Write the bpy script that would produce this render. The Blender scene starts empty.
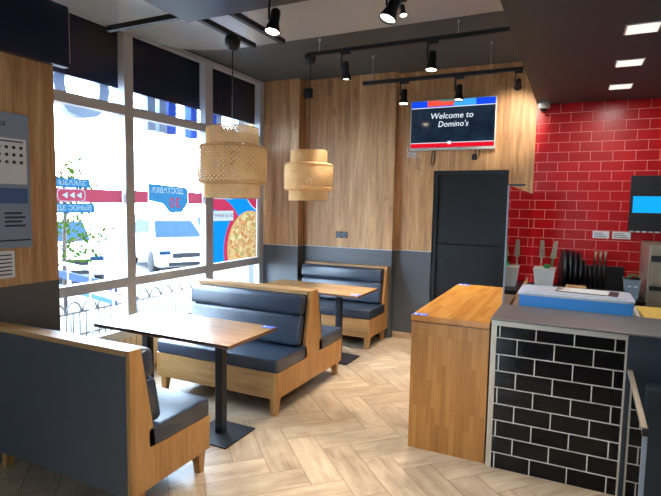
import bpy, bmesh, math, random
from mathutils import Vector, Matrix
random.seed(7)
PI = math.pi
S = bpy.context.scene
COL = S.collection

# ------------------------------------------------------------------ materials
def srgb(r, g, b):
    f = lambda c: (c/255/12.92) if c/255 <= .04045 else ((c/255+.055)/1.055)**2.4
    return (f(r), f(g), f(b), 1.0)

class NT:
    def __init__(s, name):
        s.m = bpy.data.materials.new(name); s.m.use_nodes = True
        s.t = s.m.node_tree; s.t.nodes.clear()
        s.out = s.n('ShaderNodeOutputMaterial')
    def n(s, typ, **kw):
        x = s.t.nodes.new(typ)
        for k, v in kw.items():
            if k.startswith('i_'):
                key = k[2:]; key = int(key) if key.isdigit() else key.replace('_', ' ')
                x.inputs[key].default_value = v
            else: setattr(x, k, v)
        return x
    def l(s, a, b): s.t.links.new(a, b)
    def math(s, op, a, b=None, c=None):
        x = s.n('ShaderNodeMath', operation=op)
        for i, v in enumerate((a, b, c)):
            if v is None: continue
            if isinstance(v, (int, float)): x.inputs[i].default_value = v
            else: s.l(v, x.inputs[i])
        return x.outputs[0]
    def mix(s, fac, a, b, blend='MIX'):
        x = s.n('ShaderNodeMix', data_type='RGBA', blend_type=blend)
        for i, v in ((0, fac), (6, a), (7, b)):
            if hasattr(v, 'links'): s.l(v, x.inputs[i])
            else: x.inputs[i].default_value = v
        return x.outputs[2]
    def ramp(s, fac, stops):
        x = s.n('ShaderNodeValToRGB'); e = x.color_ramp.elements
        while len(e) > 1: e.remove(e[-1])
        e[0].position, e[0].color = stops[0]
        for p, c in stops[1:]:
            k = e.new(p); k.color = c
        s.l(fac, x.inputs[0]); return x.outputs[0]
    def bsdf(s, col, rough=.5, metal=0., spec=.5, bump=None, bs=.1, bd=.01, coat=0.):
        b = s.n('ShaderNodeBsdfPrincipled')
        for k, v in (('Base Color', col), ('Roughness', rough), ('Metallic', metal), ('Specular IOR Level', spec), ('Coat Weight', coat)):
            if hasattr(v, 'links'): s.l(v, b.inputs[k])
            else: b.inputs[k].default_value = v
        if bump is not None:
            q = s.n('ShaderNodeBump'); q.inputs['Strength'].default_value = bs; q.inputs['Distance'].default_value = bd
            s.l(bump, q.inputs['Height']); s.l(q.outputs[0], b.inputs['Normal'])
        s.l(b.outputs[0], s.out.inputs[0]); return s.m
    def coords(s, scale=(1, 1, 1), rot=(0, 0, 0), kind='Object'):
        c = s.n('ShaderNodeTexCoord'); m = s.n('ShaderNodeMapping')
        m.inputs['Scale'].default_value = scale; m.inputs['Rotation'].default_value = rot
        s.l(c.outputs[kind], m.inputs[0]); return m.outputs[0]
    def noise(s, vec, scale=5., detail=4., rough=.6, dist=0.):
        x = s.n('ShaderNodeTexNoise'); x.inputs['Scale'].default_value = scale; x.inputs['Detail'].default_value = detail
        x.inputs['Roughness'].default_value = rough; x.inputs['Distortion'].default_value = dist
        if vec is not None: s.l(vec, x.inputs[0])
        return x.outputs[0]

def plain(name, rgb, rough=.5, metal=0., spec=.5, var=.06, scale=9., coat=0., bs=.05):
    t = NT(name); v = t.coords()
    nz = t.noise(v, scale, 3)
    c = srgb(*rgb)
    lo = tuple(x*(1-var) for x in c[:3])+(1,); hi = tuple(min(1, x*(1+var)) for x in c[:3])+(1,)
    return t.bsdf(t.mix(nz, lo, hi), rough, metal, spec, bump=nz, bs=bs, bd=.004, coat=coat)

def emit(name, rgb, strength):
    t = NT(name); e = t.n('ShaderNodeEmission'); e.inputs[0].default_value = srgb(*rgb); e.inputs[1].default_value = strength
    t.l(e.outputs[0], t.out.inputs[0]); return t.m

def wood(name, stops, grain=(14, 14, .9), rough=.45, knots=True, spec=.4, seam=None, rot=(0, 0, 0)):
    """stops: three colours dark..light; grain runs along the axis with the small scale"""
    t = NT(name)
    v = t.coords(grain, rot)
    n1 = t.noise(v, 1.2, 6, .65, .6)
    n2 = t.noise(v, 5.0, 5, .7, .2)
    f = t.math('ADD', t.math('MULTIPLY', n1, .65), t.math('MULTIPLY', n2, .35))
    c = t.ramp(f, [(.33, srgb(*stops[0])), (.5, srgb(*stops[1])), (.67, srgb(*stops[2]))])
    if knots:
        big = t.noise(t.coords((1.6, 1.6, .5), rot), 1.1, 2)
        c = t.mix(t.math('MULTIPLY', big, .55), c, srgb(*stops[1]), 'MIX')
        kn = t.noise(t.coords((5, 5, 1.4), rot), 1.3, 3, .5, 1.5)
        kf = t.math('MULTIPLY', t.math('GREATER_THAN', kn, .68), .35)
        c = t.mix(kf, c, srgb(*stops[0]))
    return t.bsdf(c, rough, 0, spec, bump=n2, bs=.06, bd=.003)

def blockwood(name, stops, axis='Z', rough=.35, sx=.045, sl=.4):
    """finger jointed oak: strips along an axis, each with its own tone"""
    t = NT(name)
    rot = {'Z': (0, PI/2, 0), 'Y': (0, 0, PI/2), 'X': (0, 0, 0)}[axis]
    if axis == 'Z':   # strips stand up on faces seen from the front: use x+y as the across coordinate
        c0 = t.n('ShaderNodeTexCoord'); sp = t.n('ShaderNodeSeparateXYZ'); t.l(c0.outputs['Object'], sp.inputs[0])
        cb = t.n('ShaderNodeCombineXYZ'); t.l(sp.outputs[2], cb.inputs[0]); t.l(t.math('ADD', sp.outputs[0], sp.outputs[1]), cb.inputs[1])
        v = cb.outputs[0]
    else:
        v = t.coords((1, 1, 1), rot)
    br = t.n('ShaderNodeTexBrick'); br.offset = .37; br.offset_frequency = 2
    t.l(v, br.inputs['Vector'])
    br.inputs['Color1'].default_value = (0, 0, 0, 1); br.inputs['Color2'].default_value = (1, 1, 1, 1)
    br.inputs['Mortar'].default_value = (.3, .3, .3, 1); br.inputs['Scale'].default_value = 1
    br.inputs['Mortar Size'].default_value = .0006; br.inputs['Brick Width'].default_value = sl; br.inputs['Row Height'].default_value = sx
    m = t.n('ShaderNodeMapping'); m.inputs['Scale'].default_value = (2, 30, 30); t.l(v, m.inputs[0])
    g = t.noise(m.outputs[0], 1.5, 5, .65, .3)
    f = t.math('ADD', t.math('MULTIPLY', br.outputs[0], .3), t.math('MULTIPLY', g, .6))
    c = t.ramp(f, [(.15, srgb(*stops[0])), (.45, srgb(*stops[1])), (.8, srgb(*stops[2]))])
    return t.bsdf(c, rough, 0, .45, bump=g, bs=.03, bd=.002)

def tiles(name, c1, c2, mortar, plane='XZ', w=.205, h=.1027, ms=.0026, off=(0, 0), rough=.26):
    t = NT(name)
    c0 = t.n('ShaderNodeTexCoord'); sp = t.n('ShaderNodeSeparateXYZ'); t.l(c0.outputs['Object'], sp.inputs[0])
    cb = t.n('ShaderNodeCombineXYZ')
    t.l(t.math('ADD', sp.outputs[0 if plane == 'XZ' else 1], off[0]), cb.inputs[0]); t.l(t.math('ADD', sp.outputs[2], off[1]), cb.inputs[1])
    br = t.n('ShaderNodeTexBrick'); br.offset = .5
    t.l(cb.outputs[0], br.inputs['Vector'])
    br.inputs['Color1'].default_value = srgb(*c1); br.inputs['Color2'].default_value = srgb(*c2); br.inputs['Mortar'].default_value = srgb(*mortar)
    br.inputs['Scale'].default_value = 1; br.inputs['Mortar Size'].default_value = ms; br.inputs['Mortar Smooth'].default_value = .1
    br.inputs['Brick Width'].default_value = w; br.inputs['Row Height'].default_value = h
    nz = t.noise(t.coords(), 4.5, 2)
    hgt = t.math('SUBTRACT', t.math('MULTIPLY', nz, .25), br.outputs['Fac'])
    rg = t.math('ADD', t.math('MULTIPLY', br.outputs['Fac'], .6), rough)
    return t.bsdf(br.outputs[0], rg, 0, .3, bump=hgt, bs=.35, bd=.004)

def thin_glass(name, tint=(1, 1, 1), rough=0., ior=1.5, gain=1.0, alpha=1.0):
    t = NT(name)
    tr = t.n('ShaderNodeBsdfTransparent'); tr.inputs[0].default_value = (*tint, 1)
    gl = t.n('ShaderNodeBsdfGlossy'); gl.inputs['Roughness'].default_value = rough
    lw = t.n('ShaderNodeLayerWeight')
    f0 = ((ior-1)/(ior+1))**2
    fr = t.math('ADD', t.math('MULTIPLY', t.math('POWER', lw.outputs['Facing'], 5.0), 1-f0), f0)     # Schlick, same from both sides
    mx = t.n('ShaderNodeMixShader'); t.l(t.math('MINIMUM', t.math('MULTIPLY', fr, gain), 1.0), mx.inputs[0])
    t.l(tr.outputs[0], mx.inputs[1]); t.l(gl.outputs[0], mx.inputs[2]); t.l(mx.outputs[0], t.out.inputs[0]); return t.m

def film(name, rgb, trans=.25, rough=.4, var=None):
    """printed window film: lets daylight glow through it"""
    t = NT(name); c = srgb(*rgb)
    d = t.n('ShaderNodeBsdfDiffuse'); tl = t.n('ShaderNodeBsdfTranslucent'); tp = t.n('ShaderNodeBsdfTransparent')
    if var is not None:
        cc = var(t); t.l(cc, d.inputs[0]); t.l(cc, tl.inputs[0])
    else:
        d.inputs[0].default_value = c; tl.inputs[0].default_value = c
    tp.inputs[0].default_value = c
    a = t.n('ShaderNodeMixShader'); a.inputs[0].default_value = .5; t.l(d.outputs[0], a.inputs[1]); t.l(tl.outputs[0], a.inputs[2])
    b = t.n('ShaderNodeMixShader'); b.inputs[0].default_value = trans; t.l(a.outputs[0], b.inputs[1]); t.l(tp.outputs[0], b.inputs[2])
    t.l(b.outputs[0], t.out.inputs[0]); return t.m

def floor_mat():
    t = NT('floor_planks')
    uv = t.n('ShaderNodeUVMap'); at = t.n('ShaderNodeAttribute'); at.attribute_name = 'tone'
    m = t.n('ShaderNodeVectorMath', operation='MULTIPLY'); m.inputs[1].default_value = (2.2, 16, 1); t.l(uv.outputs[0], m.inputs[0])
    cb = t.n('ShaderNodeCombineXYZ'); t.l(t.math('MULTIPLY', at.outputs['Fac'], 37.), cb.inputs[2])
    a = t.n('ShaderNodeVectorMath', operation='ADD'); t.l(m.outputs[0], a.inputs[0]); t.l(cb.outputs[0], a.inputs[1])
    n1 = t.noise(a.outputs[0], 1.3, 6, .62, .5)
    m2 = t.n('ShaderNodeVectorMath', operation='MULTIPLY'); m2.inputs[1].default_value = (1.6, .35, 1); t.l(a.outputs[0], m2.inputs[0])
    n2 = t.noise(m2.outputs[0], 1.1, 3, .5, .8)
    f = t.math('ADD', t.math('MULTIPLY', n1, .6), t.math('MULTIPLY', n2, .4))
    c = t.ramp(f, [(.30, srgb(138, 120, 102)), (.46, srgb(176, 155, 130)), (.62, srgb(198, 178, 152)), (.8, srgb(214, 198, 176))])
    tone = t.ramp(at.outputs['Fac'], [(0, (.72, .71, .70, 1)), (1, (.93, .92, .91, 1))])
    c = t.mix(1.0, c, tone, 'MULTIPLY')
    return t.bsdf(c, t.math('ADD', t.math('MULTIPLY', n1, .2), .24), 0, .5, bump=n1, bs=.05, bd=.003)

def weave_mat():
    t = NT('woven_bamboo')
    uv = t.n('ShaderNodeUVMap'); sp = t.n('ShaderNodeSeparateXYZ'); t.l(uv.outputs[0], sp.inputs[0])
    u, v = sp.outputs[0], sp.outputs[1]
    def strip(expr):
        return t.math('GREATER_THAN', t.math('FRACT', expr), .34)
    nz = t.noise(t.coords((1, 1, 1)), 7, 3)
    k = 46.
    s1 = strip(t.math('MULTIPLY', t.math('ADD', u, v), k)); s2 = strip(t.math('MULTIPLY', t.math('SUBTRACT', u, v), k))
    cover = t.math('MAXIMUM', s1, s2)
    fr1 = t.math('FRACT', t.math('MULTIPLY', t.math('ADD', u, v), k)); fr2 = t.math('FRACT', t.math('MULTIPLY', t.math('SUBTRACT', u, v), k))
    shade = t.math('MULTIPLY', t.math('ADD', fr1, fr2), .5)
    f = t.math('ADD', t.math('MULTIPLY', shade, .45), t.math('MULTIPLY', nz, .55))
    c = t.ramp(f, [(.2, srgb(176, 130, 80)), (.5, srgb(222, 182, 128)), (.8, srgb(240, 212, 166))])
    d = t.n('ShaderNodeBsdfDiffuse'); tl = t.n('ShaderNodeBsdfTranslucent'); t.l(c, d.inputs[0]); t.l(c, tl.inputs[0])
    a = t.n('ShaderNodeMixShader'); a.inputs[0].default_value = .58; t.l(d.outputs[0], a.inputs[1]); t.l(tl.outputs[0], a.inputs[2])
    tp = t.n('ShaderNodeBsdfTransparent'); b = t.n('ShaderNodeMixShader'); t.l(cover, b.inputs[0]); t.l(tp.outputs[0], b.inputs[1]); t.l(a.outputs[0], b.inputs[2])
    t.l(b.outputs[0], t.out.inputs[0]); return t.m

M = {}
M['floor'] = floor_mat()
M['grout'] = plain('floor_grout', (112, 92, 72), .8)
M['wallwood'] = wood('oak_wall_panel', [(104, 68, 38), (182, 136, 88), (226, 186, 136)], (9, 9, .6), .5)
M['wains'] = plain('slate_grey_laminate', (72, 74, 77), .36, var=.03)
M['door'] = plain('dark_door_paint', (16, 20, 23), .5, spec=.3, var=.03)
M['ceil'] = plain('dark_grey_ceiling_paint', (80, 84, 80), .6, var=.03)
M['slab'] = plain('grey_satin_ceiling_paint', (178, 182, 178), .2, var=.02, bs=.02, spec=.6)
M['bulk'] = plain('brown_black_ceiling_paint', (62, 65, 64), .6, var=.02, bs=.02)
M['panel_black'] = plain('black_ceiling_panel', (9, 10, 15), .45)
M['slatenavy'] = plain('slate_navy_panel', (34, 46, 56), .4, var=.03)
M['navy'] = plain('navy_paint', (20, 30, 52), .35, var=.03)
M['alu'] = plain('window_aluminium', (194, 198, 206), .4, 0, var=.03)
M['parapet'] = None
M['leather'] = None
M['boothwood'] = wood('booth_oak', [(130, 88, 46), (172, 126, 72), (194, 152, 102)], (11, 11, .8), .42)
M['boothwoodh'] = wood('booth_oak_lengthwise', [(122, 86, 50), (166, 124, 76), (192, 152, 104)], (.8, 11, 11), .42)
M['tablewood'] = wood('table_oak', [(138, 98, 58), (172, 128, 78), (192, 152, 104)], (1.2, 16, 16), .26, knots=False, spec=.9)
M['edge'] = plain('table_edge_band', (98, 66, 44), .4)
M['steelblack'] = plain('black_powder_coat', (34, 40, 50), .45, .2, var=.03)
M['counterside'] = blockwood('oak_block_side', [(138, 92, 40), (166, 115, 55), (186, 139, 76)], 'Z', sx=.032, sl=.3)
M['countertop'] = blockwood('oak_block_top', [(160, 104, 44), (184, 124, 54), (200, 144, 72)], 'Y', .25, sx=.035, sl=.35)
M['redtile'] = tiles('red_metro_tile', rough=.3, c1=(186, 6, 16), c2=(164, 4, 12), mortar=(224, 142, 130), off=(.432+.06, -2.66+.1027*30))
M['blacktile'] = tiles('black_metro_tile', rough=.14, c1=(5, 7, 12), c2=(3, 4, 9), mortar=(190, 188, 182), w=.2085, h=.1055, ms=.0035, off=(.39-.016+.2085, -.105+.1055*4))
M['steel'] = plain('brushed_steel', (168, 154, 134), .32, .55, var=.08, scale=30)
M['darksteel'] = plain('dark_steel_top', (112, 108, 104), .42, .55, var=.08, scale=20)
M['trim'] = plain('pale_aluminium_trim', (188, 182, 168), .4, .3)
M['black'] = plain('black_plastic', (16, 16, 18), .4)
M['blackmatt'] = plain('black_track_metal', (18, 18, 20), .5)
M['bulb'] = emit('spot_lamp_glow', (255, 236, 205), 26.)
M['ledpanel'] = emit('led_panel_glow', (255, 240, 228), 1.0)
M['white'] = plain('white_plastic', (222, 222, 220), .4)
M['paper'] = plain('paper', (216, 214, 212), .7)
M['paper_pale'] = plain('pale_blue_card', (128, 142, 160), .6)
M['ink'] = plain('dark_ink', (40, 48, 66), .7)
M['inkblue'] = plain('blue_ink_band', (62, 92, 140), .6)
M['stickerblue'] = plain('sticker_blue', (30, 88, 205), .6, spec=.2)
M['crateblue'] = plain('blue_crate_plastic', (70, 164, 242), .4)
M['lid'] = plain('milky_lid_plastic', (186, 196, 212), .35)
M['glass'] = thin_glass('window_glass', (.97, .98, .98), gain=1.25)
M['screenglass'] = thin_glass('counter_glass', (.92, .95, .94), ior=1.52, gain=1.6)
M['weave'] = weave_mat()
M['rope'] = plain('black_cord', (24, 22, 22), .7)
M['tvblack'] = plain('television_bezel', (190, 190, 186), .35)
M['yellow'] = plain('yellow_wrap', (222, 186, 84), .5, var=.2, scale=20)
M['tan'] = plain('tan_cardboard', (190, 150, 104), .7)
M['green'] = plain('green_plastic', (30, 130, 70), .4)
M['greyplastic'] = plain('grey_translucent_plastic', (128, 140, 152), .35)
M['clearbox'] = plain('cloudy_plastic', (196, 192, 184), .35)
M['baseb'] = wood('baseboard_wood', [(134, 106, 80), (166, 138, 108), (190, 162, 132)], (1, 12, 12), .5, knots=False)
M['paint'] = plain('plain_room_paint', (120, 116, 110), .7)

def leather():
    t = NT('navy_leatherette'); v = t.coords()
    w = t.n('ShaderNodeTexVoronoi'); w.inputs['Scale'].default_value = 220; t.l(v, w.inputs[0])
    cr = t.noise(t.coords((3, 9, 5)), 3.2, 4, .6, 1.2)
    h = t.math('ADD', t.math('MULTIPLY', w.outputs[0], .12), cr)
    c = t.ramp(cr, [(.3, srgb(32, 42, 57)), (.7, srgb(44, 55, 72))])
    return t.bsdf(c, .32, 0, .6, bump=h, bs=.16, bd=.01)
M['leather'] = leather()
def parapet():
    t = NT('beige_slat_cladding'); c0 = t.n('ShaderNodeTexCoord'); sp = t.n('ShaderNodeSeparateXYZ'); t.l(c0.outputs['Object'], sp.inputs[0])
    f = t.math('FRACT', t.math('MULTIPLY', sp.outputs[1], 14.))
    g = t.math('GREATER_THAN', f, .1)
    return t.bsdf(t.mix(g, srgb(120, 104, 84), srgb(206, 190, 164)), .6, bump=g, bs=.5, bd=.01)
M['parapet'] = parapet()

# ------------------------------------------------------------------ mesh helpers
class MB:
    """collects shapes of one part; o = the thing's origin, subtracted from world coordinates"""
    def __init__(s, o=(0, 0, 0)): s.b = bmesh.new(); s.o = Vector(o); s.uv = None
    def P(s, p): return Vector(p)-s.o
    def face(s, pts, mi=0):
        vs = [s.b.verts.new(s.P(p)) for p in pts]; f = s.b.faces.new(vs); f.material_index = mi; return f
    def box(s, x0, x1, y0, y1, z0, z1, mi=0, bev=0., seg=2):
        vs = [s.b.verts.new(s.P((x, y, z))) for x in (x0, x1) for y in (y0, y1) for z in (z0, z1)]
        idx = [(0, 1, 3, 2), (4, 6, 7, 5), (0, 4, 5, 1), (2, 3, 7, 6), (0, 2, 6, 4), (1, 5, 7, 3)]
        fs = [s.b.faces.new([vs[i] for i in q]) for q in idx]
        for f in fs: f.material_index = mi
        if bev: s.bevel(fs, bev, seg)
        return fs
    def bevel(s, fs, w, seg=2):
        es = list({e for f in fs for e in f.edges})
        r = bmesh.ops.bevel(s.b, geom=es, offset=w, segments=seg, profile=.5, affect='EDGES', clamp_overlap=True)
    def prism(s, poly, axis, a0, a1, mi=0, bev=0., seg=2):
        """poly: 2-D points; axis: 0 x (poly is y,z), 1 y (poly is x,z), 2 z (poly is x,y)"""
        def mk(p, a): return {0: (a, p[0], p[1]), 1: (p[0], a, p[1]), 2: (p[0], p[1], a)}[axis]
        A = [s.b.verts.new(s.P(mk(p, a0))) for p in poly]; B = [s.b.verts.new(s.P(mk(p, a1))) for p in poly]
        fs = [s.b.faces.new(A), s.b.faces.new(list(reversed(B)))]
        n = len(poly)
        for i in range(n): fs.append(s.b.faces.new([A[i], B[i], B[(i+1) % n], A[(i+1) % n]]))
        for f in fs: f.material_index = mi
        if bev: s.bevel(fs, bev, seg)
        return fs
    def taper(s, c0, r0, c1, r1, mi=0):
        """square post from centre c0 (half sizes r0) to c1"""
        A = [s.b.verts.new(s.P((c0[0]+sx*r0[0], c0[1]+sy*r0[1], c0[2]))) for sx, sy in ((-1, -1), (1, -1), (1, 1), (-1, 1))]
        B = [s.b.verts.new(s.P((c1[0]+sx*r1[0], c1[1]+sy*r1[1], c1[2]))) for sx, sy in ((-1, -1), (1, -1), (1, 1), (-1, 1))]
        fs = [s.b.faces.new(A), s.b.faces.new(B)]
        for i in range(4): fs.append(s.b.faces.new([A[i], A[(i+1) % 4], B[(i+1) % 4], B[i]]))
        for f in fs: f.material_index = mi
    def tube(s, pts, r, n=8, mi=0, cap=True):
        pts = [s.P(p) for p in pts]; rings = []
        rs = r if isinstance(r, (list, tuple)) else [r]*len(pts)
        ref = None
        for i, p in enumerate(pts):
            d = (pts[min(i+1, len(pts)-1)]-pts[max(i-1, 0)]).normalized()
            if ref is None or abs(ref.dot(d)) > .95: ref = Vector((0, 0, 1)) if abs(d.z) < .9 else Vector((1, 0, 0))
            a = d.cross(ref).normalized(); b = a.cross(d).normalized(); ref = b
            rings.append([s.b.verts.new(p+rs[i]*(a*math.cos(2*PI*k/n)+b*math.sin(2*PI*k/n))) for k in range(n)])
        for A, B in zip(rings, rings[1:]):
            for k in range(n):
                f = s.b.faces.new([A[k], A[(k+1) % n], B[(k+1) % n], B[k]]); f.smooth = True; f.material_index = mi
        if cap:
            for q in (rings[0], rings[-1]):
                f = s.b.faces.new(q); f.material_index = mi
    def lathe(s, prof, c, n=32, mi=0, uv=False, axis=None, smooth=True):
        """prof: (r, h) pairs turned about an axis through c"""
        ax = Vector(axis or (0, 0, 1)).normalized()
        a = ax.orthogonal().normalized(); b = ax.cross(a)
        c = s.P(c); L = s.b.loops.layers.uv.verify() if uv else None
        R = [[s.b.verts.new(c+ax*h+max(r, 1e-5)*(a*math.cos(2*PI*k/n)+b*math.sin(2*PI*k/n))) for k in range(n)] for r, h in prof]
        d = [0]
        for (r0, h0), (r1, h1) in zip(prof, prof[1:]): d.append(d[-1]+math.hypot(r1-r0, h1-h0))
        for j in range(len(prof)-1):
            for k in range(n):
                f = s.b.faces.new([R[j][k], R[j][(k+1) % n], R[j+1][(k+1) % n], R[j+1][k]]); f.smooth = smooth; f.material_index = mi
                if uv:
                    for lp, (uu, vv) in zip(f.loops, ((k, j), (k+1, j), (k+1, j+1), (k, j+1))): lp[L].uv = (uu/n, d[vv]/1.5)
    def build(s, name, mat, parent=None, smooth=None):
        bmesh.ops.recalc_face_normals(s.b, faces=s.b.faces)
        me = bpy.data.meshes.new(name); s.b.to_mesh(me); s.b.free()
        for m in (mat if isinstance(mat, (list, tuple)) else [mat]): me.materials.append(m)
        if smooth:
            for p in me.polygons: p.use_smooth = True
            me.set_sharp_from_angle(angle=math.radians(smooth))
        o = bpy.data.objects.new(name, me); COL.objects.link(o)
        if parent is not None: o.parent = parent
        else: o.location = s.o
        return o

def thing(name, label, cat, loc=(0, 0, 0), group=None):
    o = bpy.data.objects.new(name, None); COL.objects.link(o); o.location = loc; o.empty_display_size = .1
    tag(o, label, cat, group); return o
def tag(o, label, cat, group=None, kind=None):
    o['label'] = label; o['category'] = cat
    if group: o['group'] = group
    if kind: o['kind'] = kind
    return o
def struct(o): o['kind'] = 'structure'; return o

def text_mesh(txt, name, size, mat, parent, loc, rot, extrude=.0008, align='CENTER', shear=0., sx=1.):
    cu = bpy.data.curves.new(name, 'FONT'); cu.body = txt; cu.size = size; cu.extrude = extrude; cu.align_x = align; cu.align_y = 'CENTER'; cu.shear = shear
    cu.resolution_u = 3
    tmp = bpy.data.objects.new('tmp', cu); COL.objects.link(tmp)
    dg = bpy.context.evaluated_depsgraph_get(); me = bpy.data.meshes.new_from_object(tmp.evaluated_get(dg))
    bpy.data.objects.remove(tmp); bpy.data.curves.remove(cu)
    me.materials.clear(); me.materials.append(mat)
    me.transform(Matrix.Diagonal((sx, 1, 1, 1)))
    o = bpy.data.objects.new(name, me); COL.objects.link(o); o.rotation_euler = rot
    o.location = Vector(loc)-(parent.location if parent else Vector())
    if parent: o.parent = parent
    return o

# ------------------------------------------------------------------ setting
XW = -3.74          # inner face of the window frames
XL = -3.16          # face of the panelled wall on the left
YR = 5.97           # back wall
CZ = 3.24           # ceiling

# floor of herringbone planks (600 x 200 mm)
def clip(poly, a, b, c):                     # keep a*x+b*y <= c
    out = []
    for i in range(len(poly)):
        p, q = poly[i], poly[(i+1) % len(poly)]
        dp, dq = a*p[0]+b*p[1]-c, a*q[0]+b*q[1]-c
        if dp <= 0: out.append(p)
        if dp*dq < 0:
            t = dp/(dp-dq); out.append((p[0]+t*(q[0]-p[0]), p[1]+t*(q[1]-p[1])))
    return out
def make_floor():
    me_b = bmesh.new(); uvl = me_b.loops.layers.uv.new('UVMap'); tl = me_b.faces.layers.float.new('tone')
    X0, X1, Y0, Y1 = -3.74, 3.0, -2.0, 6.12
    W, n, g = .2, 3, .0018
    s0, t0 = .657, -3.504-.2
    r2 = math.sqrt(2)
    def st2xy(s, t): tt = -t; return ((s-tt)/r2, (s+tt)/r2)   # t' = -t
    def plank(sa, sb, ta, tb, along):
        sa += g; sb -= g; ta += g; tb -= g
        poly = [st2xy(a, b) for a, b in ((sa, ta), (sb, ta), (sb, tb), (sa, tb))]
        for h in ((1, 0, X1), (-1, 0, -X0), (0, 1, Y1), (0, -1, -Y0)):
            poly = clip(poly, *h)
            if len(poly) < 3: return
        k = random.random()
        try: f = me_b.faces.new([me_b.verts.new((x, y, 0)) for x, y in poly])
        except ValueError: return
        f[tl] = k; f.material_index = 0
        for lp in f.loops:
            x, y = lp.vert.co.x, lp.vert.co.y
            s, t = (x+y)/r2, -(y-x)/r2
            u, v = ((s-sa, t-ta) if along == 's' else (t-ta, s-sa))
            lp[uvl].uv = (u, v+k*3)
    for j in range(-60, 60):
        for i in range(-60, 60):
            d = (i-j) % (2*n)
            if d == 0: plank(s0+i*W, s0+(i+n)*W, t0+j*W, t0+(j+1)*W, 's')
            if (j-i-1) % (2*n) == 0: plank(s0+i*W, s0+(i+1)*W, t0+j*W, t0+(j+n)*W, 't')
    # bed under the planks
    vs = [me_b.verts.new(p) for p in ((X0, Y0, -.002), (X1, Y0, -.002), (X1, Y1, -.002), (X0, Y1, -.002))]
    f = me_b.faces.new(vs); f.material_index = 1
    bv = [me_b.verts.new(p) for p in ((X0, Y0, -.2), (X1, Y0, -.2), (X1, Y1, -.2), (X0, Y1, -.2))]
    for i in range(4):
        q = me_b.faces.new([vs[i], vs[(i+1) % 4], bv[(i+1) % 4], bv[i]]); q.material_index = 1
    bmesh.ops.recalc_face_normals(me_b, faces=me_b.faces)
    for f in me_b.faces:
        if f.normal.z < -.5 and f.calc_center_median().z > -.1: f.normal_flip()
    me = bpy.data.meshes.new('floor'); me_b.to_mesh(me); me_b.free()
    me.materials.append(M['floor']); me.materials.append(M['grout'])
    o = bpy.data.objects.new('floor', me); COL.objects.link(o); struct(o)
make_floor()

m = MB(); m.box(-4.0, 3.2, -2.2, 6.2, CZ, CZ+.25); struct(m.build('ceiling', M['ceil']))
sl = [(XW, -2), (XW, 3.43), (-3.72, 3.58), (-3.69, 3.73), (-3.63, 3.89), (-3.54, 4.0), (-3.42, 4.08), (-3.25, 4.14), (-3.05, 4.17), (-.45, 4.17), (-.45, -2)]
m = MB(); m.prism(sl, 2, 3.155, CZ-.001); struct(m.build('ceiling_step', M['slab']))
m = MB(); m.box(-.418, 3.0, -2, YR, 2.757, CZ-.001); struct(m.build('ceiling_bulkhead', M['bulk']))
m = MB(); m.box(-2.42, -.42, 1.4, 2.745, 2.86, 3.154); struct(m.build('ceiling_dropped_panel', M['panel_black']))

# back wall: three steps, oak above and slate below
def panelled(name, x0, x1, y, yb=6.2, z1=CZ, zw=1.1):
    m = MB(); m.box(x0, x1, y, yb, 0, zw-.003, 1); m.box(x0, x1, y-.002, yb, zw-.003, zw+.003, 2); m.box(x0, x1, y, yb, zw+.003, z1, 0)
    return struct(m.build(name, [M['wallwood'], M['wains'], M['alu']]))
panelled('wall_back_window_side', -4.0, -3.225, 5.72)
panelled('wall_back_booth_side', -3.225, -1.985, 5.87)
m = MB()
zt = 2.07
m.box(-1.985, -1.525, YR, 6.2, 0, 1.097, 1); m.box(-1.985, -1.525, YR-.002, 6.2, 1.097, 1.103, 2); m.box(-1.985, -1.525, YR, 6.2, 1.103, zt, 0)
m.box(-.676, -.42, YR, 6.2, 0, zt, 0); m.box(-1.985, -.42, YR, 6.2, zt, CZ, 0)
struct(m.build('wall_back', [M['wallwood'], M['wains'], M['alu']]))
m = MB(); m.box(-.42, 3.2, YR, 6.2, 0, CZ); struct(m.build('wall_kitchen', M['redtile']))
d = struct(bpy.data.objects.new('door_1', None)); COL.objects.link(d); d.location = (-1.1, 6.0, 0)
o0 = d.location
m = MB(o0); m.box(-1.475, -.726, 6.01, 6.05, .01, 1.2, bev=.003); m.box(-1.475, -.726, 6.01, 6.05, 1.208, 2.02, bev=.003); dl_ = m.build('door_leaf', M['door'], d)
m = MB(o0)
for a in ((-1.525, -1.475, 0, 2.07), (-.726, -.676, 0, 2.07), (-1.475, -.726, 2.02, 2.07)): m.box(a[0], a[1], 5.985, 6.08, a[2], a[3])
m.build('door_frame', M['door'], d)
m = MB(o0); m.tube([(-1.42, 6.01, 1.0), (-1.42, 5.965, 1.0), (-1.31, 5.965, 1.0)], .009); m.build('door_handle', M['steelblack'], dl_)
m = MB(); m.box(-1.525, -.676, 6.1, 6.2, 0, 2.07); struct(m.build('wall_behind_door', M['door']))
m = MB(); m.box(-1.98, -1.527, YR-.014, YR, 0.001, .075); struct(m.build('baseboard_back', M['baseb']))
m = MB(); m.box(3.0, 3.2, -2.2, 6.2, -.2, CZ); struct(m.build('wall_right', M['paint']))
m = MB()
for q in ((-4.0, -1.5, -.2, CZ), (-1.0, 3.0, -.2, CZ), (-1.5, -1.0, -.2, .1), (-1.5, -1.0, 2.1, CZ)): m.box(q[0], q[1], -2.2, -2.0, q[2], q[3])
struct(m.build('wall_front', M['paint']))
w = struct(bpy.data.objects.new('window_4', None)); COL.objects.link(w); w.location = (-1.25, -2.1, .1)      # unseen narrow window behind the viewer, added for cool daylight fill
m = MB(w.location)
for x in (-1.5, -1.05): m.box(x, x+.05, -2.14, -2.06, .1, 2.1)
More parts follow.
